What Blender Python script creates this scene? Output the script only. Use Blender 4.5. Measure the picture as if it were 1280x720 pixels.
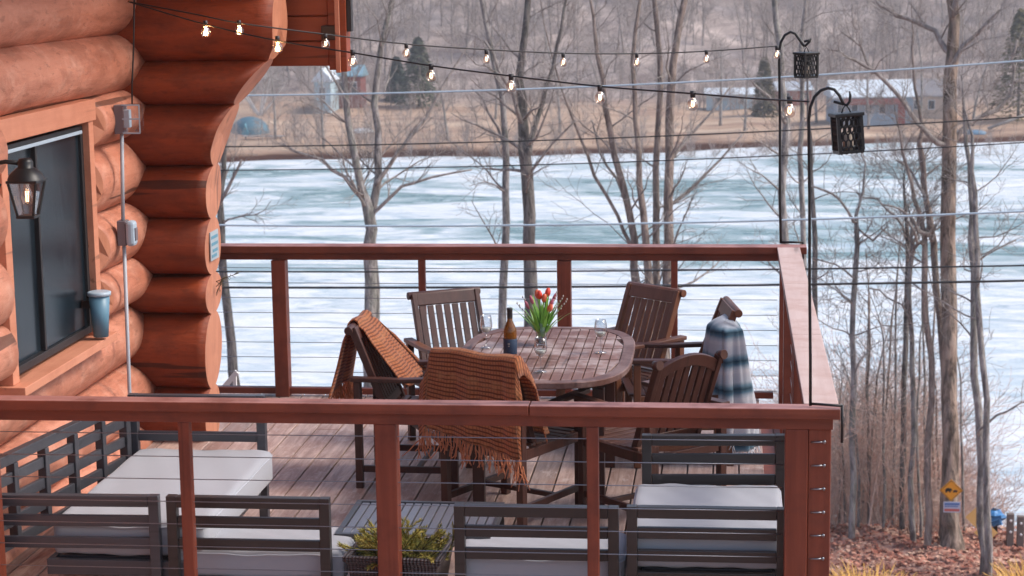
import bpy, math, random
import numpy as np
from mathutils import Vector, Matrix, Quaternion
R_ = math.radians
for o in list(bpy.data.objects): bpy.data.objects.remove(o)
scene = bpy.context.scene
COL = scene.collection

# ------------------------------------------------------------------ camera
FPX = 2450.0
YAW, PITCH, ROLL = 6.334, 9.482, -0.8
CAMPOS = Vector((0, 0, 2.8))
CR = (Matrix.Rotation(R_(YAW), 3, 'Z') @ Matrix.Rotation(R_(90-PITCH), 3, 'X') @ Matrix.Rotation(R_(ROLL), 3, 'Z'))
cd = bpy.data.cameras.new('camera'); cam = bpy.data.objects.new('camera', cd); COL.objects.link(cam)
cam.matrix_world = Matrix.Translation(CAMPOS) @ CR.to_4x4()
cd.sensor_width = 36; cd.lens = 36*FPX/1280; cd.clip_end = 3000; cd.clip_start = .1
cd.dof.use_dof = True; cd.dof.focus_distance = 9.9; cd.dof.aperture_fstop = 6.8
scene.camera = cam

# ------------------------------------------------------------------ world, sun, exposure
SUN_EL, SUN_AZ = 46, 88          # azimuth clockwise from +Y
w = bpy.data.worlds.new('World'); scene.world = w; w.use_nodes = True
nt = w.node_tree; bg = nt.nodes['Background']
sky = nt.nodes.new('ShaderNodeTexSky'); sky.sky_type = 'NISHITA'; sky.sun_disc = False
sky.sun_elevation = R_(SUN_EL); sky.sun_rotation = R_(SUN_AZ); sky.air_density = 1.0; sky.dust_density = 2.6; sky.ozone_density = 1.0
nt.links.new(sky.outputs[0], bg.inputs[0]); bg.inputs[1].default_value = .15
sd = bpy.data.lights.new('sun', 'SUN'); so = bpy.data.objects.new('sun', sd); COL.objects.link(so)
sd.energy = 1.9; sd.angle = R_(18); sd.color = (1.0, .93, .84)
sv = Vector((math.sin(R_(SUN_AZ))*math.cos(R_(SUN_EL)), math.cos(R_(SUN_AZ))*math.cos(R_(SUN_EL)), math.sin(R_(SUN_EL))))
so.rotation_euler = sv.to_track_quat('Z', 'Y').to_euler()
scene.view_settings.view_transform = 'Standard'; scene.view_settings.look = 'None'
scene.view_settings.exposure = 0.63; scene.view_settings.gamma = 1
scene.render.engine = 'CYCLES'

# ------------------------------------------------------------------ picking real places along sight lines
def P(px, py, z=None, Y=None, X=None, d=None):
    r = CR @ Vector(((px-640)/FPX, -(py-360)/FPX, -1.0))
    if z is not None: t = (z-CAMPOS.z)/r.z
    elif Y is not None: t = (Y-CAMPOS.y)/r.y
    elif X is not None: t = (X-CAMPOS.x)/r.x
    else: t = d
    return CAMPOS + r*t

# ------------------------------------------------------------------ mesh builder
class MB:
    def __init__(s): s.v = []; s.f = []; s.m = []; s.sm = []
    def face(s, idx, m=0, smooth=False): s.f.append(tuple(idx)); s.m.append(m); s.sm.append(smooth)
    def box(s, c, size, rot=None, m=0, top=None):
        c = Vector(c); hx, hy, hz = size[0]/2, size[1]/2, size[2]/2; b = len(s.v)
        for z in (-hz, hz):
            for x, y in ((-hx,-hy),(hx,-hy),(hx,hy),(-hx,hy)):
                p = Vector((x, y, z)); p = (rot @ p) if rot is not None else p
                s.v.append(tuple(c+p))
        s.face((b+3,b+2,b+1,b), m); s.face((b+4,b+5,b+6,b+7), m if top is None else top)
        for i in range(4): j = (i+1) % 4; s.face((b+i,b+j,b+4+j,b+4+i), m)
        return s
    def b2(s, a, b, m=0, top=None):
        return s.box([(a[i]+b[i])/2 for i in range(3)], [abs(b[i]-a[i]) for i in range(3)], None, m, top)
    def bar(s, p, q, w, h, up=(0,0,1), m=0):
        p = Vector(p); q = Vector(q); d = (q-p); L = d.length; d.normalize(); u = Vector(up)
        x = d.cross(u)
        if x.length < 1e-4: x = d.cross(Vector((0,1,0)))
        x.normalize(); u = x.cross(d)
        return s.box((p+q)/2, (w, L, h), Matrix((x, d, u)).transposed(), m)
    def poly(s, pts, w, h, up=(1,0,0), m=0):
        """rectangular section swept along pts; w across 'up', h along up"""
        pts = [Vector(p) for p in pts]; n = len(pts); b = len(s.v); u = Vector(up).normalized()
        for i, p in enumerate(pts):
            d = (pts[min(i+1,n-1)]-pts[max(i-1,0)]).normalized(); x = d.cross(u).normalized()
            for a, c in ((-1,-1),(1,-1),(1,1),(-1,1)): s.v.append(tuple(p+x*a*w/2+u*c*h/2))
        for i in range(n-1):
            for k in range(4):
                l = (k+1) % 4; s.face((b+4*i+k, b+4*i+l, b+4*i+4+l, b+4*i+4+k), m)
        s.face((b+3,b+2,b+1,b), m); e = b+4*(n-1); s.face((e,e+1,e+2,e+3), m)
        return s
    def tube(s, pts, rad, seg=8, m=0, cap=True):
        pts = [Vector(p) for p in pts]; n = len(pts); b = len(s.v)
        if not hasattr(rad, '__len__'): rad = [rad]*n
        ref = Vector((0,0,1)); d0 = pts[1]-pts[0]
        if d0.length < 1e-9: return s
        if abs(d0.normalized().z) > .9: ref = Vector((1,0,0))
        for i, p in enumerate(pts):
            d = (pts[min(i+1,n-1)]-pts[max(i-1,0)])
            if d.length < 1e-9: d = d0
            d = d.normalized()
            x = ref - d*ref.dot(d)
            if x.length < 1e-4: x = d.orthogonal()
            x.normalize(); ref = x; y = d.cross(x)
            for k in range(seg):
                a = 2*math.pi*k/seg; s.v.append(tuple(p+(x*math.cos(a)+y*math.sin(a))*rad[i]))
        for i in range(n-1):
            for k in range(seg):
                l = (k+1) % seg; s.face((b+seg*i+k, b+seg*i+l, b+seg*(i+1)+l, b+seg*(i+1)+k), m, True)
        if cap:
            s.face([b+k for k in range(seg)][::-1], m); s.face([b+seg*(n-1)+k for k in range(seg)], m)
        return s
    def lathe(s, prof, c=(0,0,0), seg=20, m=0, axis=None):
        c = Vector(c); b = len(s.v); n = len(prof)
        for r, z in prof:
            for k in range(seg):
                a = 2*math.pi*k/seg; p = Vector((r*math.cos(a), r*math.sin(a), z))
                if axis is not None: p = axis @ p
                s.v.append(tuple(c+p))
        for i in range(n-1):
            for k in range(seg):
                l = (k+1) % seg; s.face((b+seg*i+k, b+seg*i+l, b+seg*(i+1)+l, b+seg*(i+1)+k), m, True)
        return s
    def prism(s, outline, y0, y1, m=0, axis='Y'):
        b = len(s.v); n = len(outline)
        for t in (y0, y1):
            for a, c in outline:
                s.v.append({'Y': (a, t, c), 'Z': (a, c, t), 'X': (t, a, c)}[axis])
        s.face(range(b, b+n), m); s.face(list(range(b+n, b+2*n))[::-1], m)
        for i in range(n): j = (i+1) % n; s.face((b+i, b+n+i, b+n+j, b+j), m)
        return s
    def build(s, name, mats, parent=None, bevel=0, fix=False):
        me = bpy.data.meshes.new(name); me.from_pydata(s.v, [], s.f)
        if not isinstance(mats, (list, tuple)): mats = [mats]
        for x in mats: me.materials.append(x)
        me.polygons.foreach_set('material_index', s.m); me.polygons.foreach_set('use_smooth', s.sm)
        if fix:
            import bmesh
            bm = bmesh.new(); bm.from_mesh(me); bmesh.ops.recalc_face_normals(bm, faces=bm.faces[:]); bm.to_mesh(me); bm.free()
        me.update()
        o = bpy.data.objects.new(name, me); COL.objects.link(o)
        if parent is not None: o.parent = parent
        if bevel:
            md = o.modifiers.new('bevel', 'BEVEL'); md.width = bevel; md.segments = 2; md.limit_method = 'ANGLE'; md.angle_limit = R_(40)
            md.harden_normals = False
        return o

def tag(o, label=None, cat=None, group=None, kind=None):
    if label: o['label'] = label
    if cat: o['category'] = cat
    if group: o['group'] = group
    if kind: o['kind'] = kind
    return o
def thing(name, label, cat, loc=(0,0,0), rz=0, group=None):
    o = bpy.data.objects.new(name, None); COL.objects.link(o); o.location = loc; o.rotation_euler = (0,0,rz)
    o.empty_display_size = .1
    return tag(o, label, cat, group)
def dup(root, loc, rz, label, group=None):
    r = root.copy(); COL.objects.link(r); r.location = loc; r.rotation_euler = (0,0,rz); r['label'] = label
    if group: r['group'] = group
    for ch in list(root.children):
        c = ch.copy(); COL.objects.link(c); c.parent = r
        for g in ch.children:
            d = g.copy(); COL.objects.link(d); d.parent = c
    return r

# ------------------------------------------------------------------ materials
class N:
    def __init__(s, name):
        s.mat = bpy.data.materials.new(name); s.mat.use_nodes = True; s.t = s.mat.node_tree
        s.b = s.t.nodes['Principled BSDF']; s.out = s.t.nodes['Material Output']
    def n(s, ty, **k):
        x = s.t.nodes.new(ty)
        for a, v in k.items():
            if a.startswith('i_'):
                a = a[2:]; a = int(a) if a.isdigit() else a.replace('_', ' ')
                x.inputs[a].default_value = v
            else: setattr(x, a, v)
        return x
    def l(s, a, b): s.t.links.new(a, b)
    def coord(s, scale=(1,1,1), kind='Object', rot=(0,0,0)):
        tc = s.n('ShaderNodeTexCoord'); mp = s.n('ShaderNodeMapping'); mp.inputs['Scale'].default_value = scale; mp.inputs['Rotation'].default_value = rot
        s.l(tc.outputs[kind], mp.inputs[0]); return mp.outputs[0]
    def wcoord(s, scale=(1,1,1)):
        g = s.n('ShaderNodeNewGeometry'); mp = s.n('ShaderNodeMapping'); mp.inputs['Scale'].default_value = scale
        s.l(g.outputs['Position'], mp.inputs[0]); return mp.outputs[0]
    def noise(s, vec, scale, detail=4, rough=.6, dist=0):
        x = s.n('ShaderNodeTexNoise', i_Scale=scale, i_Detail=detail, i_Roughness=rough, i_Distortion=dist); s.l(vec, x.inputs['Vector']); return x.outputs['Fac']
    def ramp(s, fac, stops, interp='LINEAR'):
        r = s.n('ShaderNodeValToRGB'); r.color_ramp.interpolation = interp; e = r.color_ramp.elements
        while len(e) < len(stops): e.new(.5)
        for i, (p, c) in enumerate(stops):
            e[i].position = p; e[i].color = (c if hasattr(c, '__len__') else (c,c,c)) + ((1,) if (not hasattr(c,'__len__') or len(c)==3) else ())if hasattr(c,'__len__') else (c,c,c,1)
        s.l(fac, r.inputs[0]); return r.outputs[0]
    def mix(s, fac, a, b, mode='MIX'):
        m = s.n('ShaderNodeMix', data_type='RGBA', blend_type=mode)
        for v, k in ((fac, 0), (a, 6), (b, 7)):
            if hasattr(v, 'links'): s.l(v, m.inputs[k])
            else: m.inputs[k].default_value = v if k == 0 else tuple(v)+(1,)
        return m.outputs[2]
    def math(s, op, a, b=0.0):
        m = s.n('ShaderNodeMath', operation=op)
        for v, k in ((a, 0), (b, 1)):
            if hasattr(v, 'links'): s.l(v, m.inputs[k])
            else: m.inputs[k].default_value = v
        return m.outputs[0]
    def bump(s, h, strength=.3, dist=.01):
        b = s.n('ShaderNodeBump', i_Strength=strength, i_Distance=dist); s.l(h, b.inputs['Height']); s.l(b.outputs[0], s.b.inputs['Normal'])
    def base(s, c, rough=.6, spec=.5):
        if hasattr(c, 'links'): s.l(c, s.b.inputs['Base Color'])
        else: s.b.inputs['Base Color'].default_value = tuple(c)+(1,)
        if hasattr(rough, 'links'): s.l(rough, s.b.inputs['Roughness'])
        else: s.b.inputs['Roughness'].default_value = rough
        s.b.inputs['Specular IOR Level'].default_value = spec
        return s.mat

def plain(name, c, rough=.5, metal=0, spec=.5, var=.12, scale=8):
    n = N(name); f = n.noise(n.coord(), scale, 4)
    col = n.mix(f, [x*(1-var) for x in c], [min(1, x*(1+var)) for x in c]); n.base(col, rough, spec); n.b.inputs['Metallic'].default_value = metal
    return n.mat

def wood(name, dark, light, axis='Y', grain=30, rough=.55, spec=.4, stain=None, stain_amt=.5, bump=.25, stretch=.06, world=False, per=None):
    n = N(name); sc = {'X': (stretch,1,1), 'Y': (1,stretch,1), 'Z': (1,1,stretch)}[axis]
    v = n.wcoord(sc) if world else n.coord(sc)
    g = n.noise(v, grain, 5, .65, .6); big = n.noise(v, grain*.12, 3, .6, .3)
    f = n.mix(.45, g, big)
    col = n.ramp(f, [(.32, dark), (.68, light)])
    if stain:
        bl = n.noise(n.wcoord(), 5, 5, .65)
        msk = n.ramp(bl, [(.46, 0.0), (.64, 1.0)])
        col = n.mix(n.math('MULTIPLY', msk, stain_amt), col, stain)
    crack = n.ramp(n.noise(v, grain*.6, 2, .5, .2), [(.30, 0.35), (.36, 1.0)])
    col = n.mix(.7, col, crack, 'MULTIPLY')
    n.base(col, rough, spec); n.bump(g, bump, .004)
    return n.mat

M = {}
M['log'] = (lambda: None)
def log_mat(name, axis, dark, light, pale):
    n = N(name); st = {'X': (.12,1,1), 'Y': (1,.12,1)}[axis]
    v = n.wcoord(st); g = n.noise(v, 26, 6, .65, .8); big = n.noise(n.wcoord({'X': (.3,1,1), 'Y': (1,.3,1)}[axis]), 2.6, 4, .6, .4)
    col = n.ramp(n.mix(.6, g, big), [(.34, dark), (.66, light)])
    sp = n.noise(n.wcoord(), 7, 5, .7); col = n.mix(n.math('MULTIPLY', n.ramp(sp, [(.5, 0.0), (.72, 1.0)]), .5), col, pale)
    ck = n.ramp(n.noise(n.wcoord({'X': (.05,1,1), 'Y': (1,.05,1)}[axis]), 9, 3, .5, .3), [(.30, .18), (.315, 1.0)])
    col = n.mix(.85, col, ck, 'MULTIPLY')
    vo = n.n('ShaderNodeTexVoronoi', i_Scale=3.1); n.l(n.wcoord({'X': (.5,1,1), 'Y': (1,.5,1)}[axis]), vo.inputs['Vector'])
    kn = n.ramp(vo.outputs['Distance'], [(.03, .35), (.09, 1.0)]); col = n.mix(.65, col, kn, 'MULTIPLY')
    md = n.noise(n.wcoord({'X': (.35,1,1), 'Y': (1,.35,1)}[axis]), 9, 4, .6, .5)
    col = n.mix(n.math('MULTIPLY', n.ramp(md, [(.48, 0.0), (.62, 1.0)]), .4), col, tuple(x*.55 for x in dark))
    fl = n.noise(n.wcoord({'X': (.35,1,1), 'Y': (1,.35,1)}[axis]), 34, 3, .6); col = n.mix(n.math('MULTIPLY', n.ramp(fl, [(.60, 0.0), (.66, 1.0)]), .32), col, tuple(x*.4 for x in dark))
    n.base(col, n.ramp(sp, [(.3, .5), (.7, .72)]), .4); n.bump(n.mix(.55, md, n.mix(.5, g, sp)), .7, .02)
    return n.mat
M['log_y'] = log_mat('wall_log_wood', 'Y', (.42,.145,.085), (.62,.27,.18), (.70,.42,.32))
M['log_x'] = log_mat('shaded_corner_log_wood', 'X', (.165,.026,.007), (.31,.058,.015), (.12,.035,.020))  # same logs as the wall; corner shade is mixed into this darker colour
M['log_end'] = wood('log_end_grain', (.42,.15,.08), (.58,.25,.15), 'Z', 22, stain=(.33,.12,.07))
M['siding'] = wood('gable_siding_wood', (.20,.034,.010), (.29,.055,.016), 'X', 30, .45)
M['trim'] = wood('window_trim_wood', (.50,.19,.11), (.62,.27,.17), 'Y', 26, .55, stain=(.40,.13,.07), stain_amt=.3)
M['rail'] = wood('red_stained_wood', (.125,.025,.012), (.25,.065,.034), 'X', 22, .5, stain=(.085,.02,.014), stain_amt=.5)
M['rail_z'] = wood('red_stained_post_wood', (.135,.026,.013), (.26,.065,.033), 'Z', 26, .5, stain=(.085,.02,.014), stain_amt=.5)
M['rail_y'] = wood('red_stained_side_wood', (.14,.028,.017), (.21,.046,.028), 'Y', 26, .5)
M['cap_x'] = wood('worn_cap_wood', (.30,.12,.10), (.42,.21,.185), 'X', 22, .5, stain=(.16,.05,.035), stain_amt=.75)
M['cap_y'] = wood('bleached_cap_wood', (.50,.35,.31), (.62,.47,.43), 'Y', 18, .6, stain=(.45,.26,.21), stain_amt=.55)

def deck_mat():
    n = N('weathered_deck_boards'); v = n.wcoord((1,.07,1)); g = n.noise(v, 28, 6, .7, .6)
    sx = n.n('ShaderNodeSeparateXYZ'); n.l(n.wcoord(), sx.inputs[0])
    k = n.math('FLOOR', n.math('DIVIDE', n.math('ADD', sx.outputs[0], 3.62), .142))
    wn = n.n('ShaderNodeTexWhiteNoise', noise_dimensions='1D'); n.l(k, wn.inputs['W'])
    col = n.ramp(g, [(.34, (.27,.165,.135)), (.66, (.60,.44,.385))])
    tone = n.ramp(wn.outputs['Value'], [(0, .68), (1, 1.15)]); col = n.mix(1.0, col, tone, 'MULTIPLY')
    bl = n.noise(n.wcoord((1,.45,1)), 4.5, 6, .72); col = n.mix(n.math('MULTIPLY', n.ramp(bl, [(.45, 0.0), (.62, 1.0)]), .6), col, (.27,.155,.13))
    b2 = n.noise(n.wcoord((1,.5,1)), 13, 5, .75); col = n.mix(n.math('MULTIPLY', n.ramp(b2, [(.56, 0.0), (.68, 1.0)]), .5), col, (.64,.55,.53))
    n.base(col, n.ramp(bl, [(.3, .42), (.7, .65)]), .5); n.bump(g, .3, .006); return n.mat
M['deck'] = deck_mat()
M['steel'] = plain('steel_cable', (.30,.31,.34), .35, 1)
M['black_iron'] = plain('black_iron', (.016,.016,.018), .42, .3, var=.3)
M['black_plastic'] = plain('black_plastic', (.018,.016,.018), .5)
M['bronze'] = plain('dark_bronze', (.05,.038,.034), .4, .7)
M['gray_box'] = plain('grey_electrical_box', (.17,.15,.17), .5)
M['conduit'] = plain('grey_conduit', (.36,.39,.44), .45)
M['light_plastic'] = plain('pale_grey_plastic', (.38,.47,.56), .4)
M['frame'] = wood('dark_brown_aluminium', (.024,.018,.017), (.040,.031,.029), 'X', 30, .38, .6, bump=.1)
M['frame_cool'] = wood('sky_tinted_aluminium', (.040,.040,.048), (.062,.063,.074), 'X', 30, .35, .6, bump=.1)  # brown sofa metal with the sky's blue-grey reflection painted into the colour
M['blue_bucket'] = plain('slate_blue_plastic', (.11,.23,.32), .42)
M['bucket_rim'] = plain('pale_blue_plastic', (.38,.47,.56), .4)

def fabric(name, c, scale=260, var=.12):
    n = N(name); v = n.coord(); f = n.noise(v, scale, 2, .6); b = n.noise(v, 3, 4, .6)
    col = n.mix(n.mix(.5, f, b), [x*(1-var) for x in c], [min(1,x*(1+var)) for x in c]); n.base(col, .9, .2); n.bump(n.mix(.85, f, b), .35, .004)
    n.b.inputs['Sheen Weight'].default_value = .2; return n.mat
M['cushion'] = fabric('light_grey_cushion_fabric', (.35,.355,.39), var=.08)
M['piping'] = fabric('grey_piping', (.42,.43,.48))
M['chair'] = wood('dark_stained_hardwood', (.034,.010,.007), (.075,.024,.015), 'Z', 26, .42, .5)
M['chair_grey'] = wood('dark_weathered_hardwood', (.036,.012,.009), (.080,.029,.020), 'Z', 26, .45, .5)
M['chair_warm'] = wood('orange_brown_hardwood', (.10,.034,.016), (.17,.062,.031), 'Z', 26, .42, .5)
M['armwood'] = wood('brown_arm_wood', (.06,.021,.013), (.12,.045,.028), 'Y', 26, .42, .5, stain=(.22,.13,.11), stain_amt=.4)
M['table'] = wood('weathered_table_wood', (.12,.050,.036), (.23,.11,.08), 'Y', 30, .5, .5, stain=(.46,.36,.34), stain_amt=.8)
M['table_rim'] = wood('table_rim_wood', (.085,.034,.025), (.15,.07,.055), 'Y', 26, .5, stain=(.3,.2,.18), stain_amt=.5)

def glass(name, c=(1,1,1), fac=.82, rough=.02):
    n = N(name); n.t.nodes.remove(n.b)
    tr = n.n('ShaderNodeBsdfTransparent'); tr.inputs[0].default_value = tuple(c)+(1,)
    gl = n.n('ShaderNodeBsdfGlossy'); gl.inputs['Roughness'].default_value = rough
    fr = n.n('ShaderNodeLayerWeight'); fr.inputs['Blend'].default_value = .35
    f = n.math('MAXIMUM', n.math('MULTIPLY', fr.outputs['Facing'], .75), 1-fac)
    m = n.n('ShaderNodeMixShader'); n.l(f, m.inputs[0]); n.l(tr.outputs[0], m.inputs[1]); n.l(gl.outputs[0], m.inputs[2]); n.l(m.outputs[0], n.out.inputs[0])
    return n.mat
M['glass'] = glass('clear_glass', (.93,.95,.97), .93)
M['bulb_glass'] = glass('bulb_glass', (.93,.86,.80), .80)
M['amber_glass'] = plain('amber_bottle_glass', (.30,.11,.015), .08, var=.3)
M['amber_glass'].node_tree.nodes['Principled BSDF'].inputs['Transmission Weight'].default_value = .6
def emit(name, c, s):
    n = N(name); n.b.inputs['Base Color'].default_value = tuple(c)+(1,); n.b.inputs['Emission Color'].default_value = tuple(c)+(1,); n.b.inputs['Emission Strength'].default_value = s; return n.mat
M['filament'] = emit('warm_filament', (1.0,.72,.46), 3.2)
def window_glass():
    n = N('dark_window_glass'); v = n.wcoord((1,1,.4)); f = n.noise(v, 3.5, 4, .6, .8)
    mesh = n.noise(n.wcoord(), 90, 2); col = n.ramp(n.mix(.25, f, mesh), [(.35, (.006,.010,.015)), (.7, (.018,.026,.034))]); n.base(col, .22, .3); n.bump(f, .06, .02); return n.mat
M['window'] = window_glass()

def bark(name, c1, c2, lichen=(.22,.25,.2), la=.35, scale=9):
    n = N(name); v = n.wcoord((1,1,.22)); g = n.noise(v, scale, 6, .7, .5); col = n.ramp(g, [(.40, c1), (.60, c2)])
    b = n.noise(n.wcoord(), 1.7, 5, .7); col = n.mix(n.math('MULTIPLY', n.ramp(b, [(.5, 0.0), (.62, 1.0)]), la), col, lichen)
    n.base(col, .9, .15); n.bump(g, 1.0, .09); return n.mat
M['bark_grey'] = bark('grey_bark', (.15,.135,.13), (.42,.385,.37))
M['bark_dark'] = bark('dark_grey_bark', (.085,.075,.073), (.24,.215,.205), la=.2)
M['bark_big'] = bark('furrowed_brown_bark', (.10,.075,.06), (.42,.32,.26), (.27,.27,.25), .25, 7)
M['bark_brown'] = bark('brown_bark', (.17,.13,.115), (.41,.33,.29), la=.15)
M['bark_pale'] = bark('pale_bark', (.26,.235,.22), (.48,.45,.43), la=.2)
M['twig'] = bark('grey_brown_twigs', (.26,.225,.21), (.46,.41,.385), la=.1)
M['twig_red'] = bark('red_brown_brush', (.52,.35,.29), (.80,.64,.57), (.68,.36,.26), .7)
M['twig_far'] = bark('far_twigs', (.20,.165,.155), (.56,.49,.46), (.44,.29,.22), .5)

# ------------------------------------------------------------------ terrain, lake
def shoreY(x): return 203 + (x+51)*.255 + 1.6*math.sin(x*.11) + .8*math.sin(x*.37+1)
def sstep(a, b, x): t = min(1, max(0, (x-a)/(b-a))); return t*t*(3-2*t)
def gz(x, y):
    n = .10*math.sin(x*1.3+y*.7)+.07*math.sin(x*2.9-y*1.9)+.05*math.sin(x*5.1+y*4.3)
    if y < 130:
        z = -4.2 - 5.1*sstep(12, 34, y) + n*.7
        z -= 10.5*sstep(41.2, 60, y) if y > 41.2 else 0
        if y > 41.2: z = min(z, -9.3 - (y-41.2)*.42) if y < 62 else z
        return max(z, -19.8)
    s = y - shoreY(x)
    if s < -3: return -19.8
    z = -19.8 + 2.6*sstep(-3, 2.5, s) + .9*sstep(2, 70, s) + .12*math.sin(x*.6)*sstep(0,3,s)
    h = y - (262 + 10*math.sin(x*.03))
    if h > 0: z += 62*sstep(0, 260, h) + .9*math.sin(x*.09+y*.05) * sstep(0, 30, h)
    return z
def terrain():
    xs = np.concatenate([np.linspace(-700,-130,12), np.linspace(-120,-12,60), np.linspace(-11.5,16,100), np.linspace(17,120,58), np.linspace(130,700,12)])
    ys = np.concatenate([np.linspace(-60,10,8), np.linspace(12,62,110), np.linspace(64,190,16), np.linspace(192,262,60), np.linspace(265,560,60), np.linspace(580,1500,8)])
    m = MB(); nx = len(xs)
    for y in ys:
        for x in xs: m.v.append((float(x), float(y), gz(float(x), float(y))))
    for j in range(len(ys)-1):
        for i in range(nx-1): m.face((j*nx+i, j*nx+i+1, (j+1)*nx+i+1, (j+1)*nx+i), 0, True)
    n = N('bare_ground'); pos = n.n('ShaderNodeNewGeometry'); sx = n.n('ShaderNodeSeparateXYZ'); n.l(pos.outputs['Position'], sx.inputs[0])
    # near leaf litter
    lf = n.noise(n.wcoord(), 7, 6, .75); near = n.ramp(lf, [(.35, (.17,.085,.065)), (.5, (.36,.19,.15)), (.66, (.52,.34,.28))])
    # far meadow: straw, red-brown bank
    mw = n.noise(n.wcoord((.25,1,1)), .22, 6, .7); mead = n.ramp(mw, [(.33, (.25,.155,.12)), (.5, (.42,.29,.21)), (.68, (.52,.40,.30))])
    hl = n.noise(n.wcoord((1,1,1)), .09, 7, .75, .5); hill = n.ramp(hl, [(.38, (.20,.155,.145)), (.5, (.38,.31,.285)), (.62, (.54,.45,.41))])
    f1 = n.ramp(n.math('DIVIDE', sx.outputs[1], 400.0), [(.40, 0.0), (.42, 1.0)])
    wob = n.math('ADD', n.math('DIVIDE', sx.outputs[1], 400.0), n.math('MULTIPLY', mw, .05))
    f2 = n.ramp(wob, [(.675, 0.0), (.71, 1.0)])
    bank = n.ramp(n.math('ADD', n.math('DIVIDE', n.math('ADD', sx.outputs[2], 20.0), 4.0), n.math('MULTIPLY', mw, .12)), [(.66, (.16,.085,.065)), (.76, (1,1,1))])
    mead = n.mix(1.0, mead, bank, 'MULTIPLY')
    n.base(n.mix(f1, near, n.mix(f2, mead, hill)), .95, .1); n.bump(lf, .5, .05)
    tag(m.build('ground', n.mat), kind='structure')
terrain()

def lake():
    m = MB(); m.v = [(-700,50,-18),(700,50,-18),(700,620,-18),(-700,620,-18)]; m.face((0,1,2,3))
    n = N('thawing_lake_ice'); v = n.wcoord((.42,1,1))
    a = n.noise(n.wcoord((.40,1,1)), .125, 7, .62, .9); b = n.noise(n.wcoord((.5,1,1)), .045, 3, .55)
    sx = n.n('ShaderNodeSeparateXYZ'); n.l(n.wcoord(), sx.inputs[0])
    far = n.ramp(n.math('DIVIDE', sx.outputs[1], 250.0), [(.36, 0.0), (.50, .045), (.58, .095), (.74, .105), (.80, .07), (.84, .0)])
    f = n.math('ADD', n.mix(.35, a, b), far)
    melt = n.ramp(f, [(.575, 0.0), (.605, .55), (.66, 1.0)])
    fine = n.noise(v, .55, 6, .68, 1.2)
    snow = n.ramp(fine, [(.34, (.36,.45,.52)), (.47, (.60,.655,.70)), (.60, (.74,.755,.775))])
    wet = n.ramp(fine, [(.3, (.12,.24,.26)), (.7, (.25,.39,.41))])
    # thin blue-grey puddled streaks everywhere
    st = n.ramp(n.noise(n.wcoord((.34,1,1)), .30, 5, .6, .8), [(.52, 0.0), (.60, .62)])
    brk = n.ramp(n.noise(n.wcoord((.8,1,1)), .9, 5, .7, 1.5), [(.40, .35), (.55, 1.0)])
    col = n.mix(n.math('MULTIPLY', st, brk), snow, (.36,.48,.56))
    melt = n.math('MULTIPLY', melt, n.ramp(n.noise(n.wcoord((.5,1,1)), .6, 5, .65, 1.0), [(.36, .25), (.46, 1.0)])); col = n.mix(melt, col, wet)
    n.base(col, n.ramp(melt, [(0, .75), (1, .22)]), .35); n.bump(fine, .8, .3)
    tag(m.build('lake', n.mat), kind='structure')
lake()

# ------------------------------------------------------------------ bare trees
def wander(rng, p, d, L, n, wob, lift=.0):
    pts = [p.copy()]; d = d.normalized()
    for i in range(n):
        d = (d + Vector((rng.gauss(0,wob), rng.gauss(0,wob), rng.gauss(0,wob)+lift))).normalized()
        p = p + d*(L/n); pts.append(p.copy())
    return pts
def branch(mb, rng, p, d, L, r, depth, kids, seg=5, wob=.16, lift=.05, rmin=.004):
    n = 6 if depth > 1 else 4
    pts = wander(rng, p, d, L, n, wob, lift); rr = [max(rmin, r*(1-.8*i/n)) for i in range(n+1)]
    mb.tube(pts, rr, seg if depth > 1 else 3, cap=False)
    if depth <= 0: return
    for k in range(kids):
        t = .2+.78*(k+rng.random())/kids; i = min(n-1, int(t*n)); q = pts[i].lerp(pts[i+1], t*n-i)
        dd = (pts[i+1]-pts[i]).normalized(); ax = dd.orthogonal().normalized(); ax = Quaternion(dd, rng.random()*6.283) @ ax
        nd = Quaternion(ax, R_(rng.uniform(28,58))) @ dd
        branch(mb, rng, q, nd, L*rng.uniform(.38,.62)*(1.15-.5*t), rr[i]*.55, depth-1, max(2, kids-1), seg, wob*1.15, lift, rmin)

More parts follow.
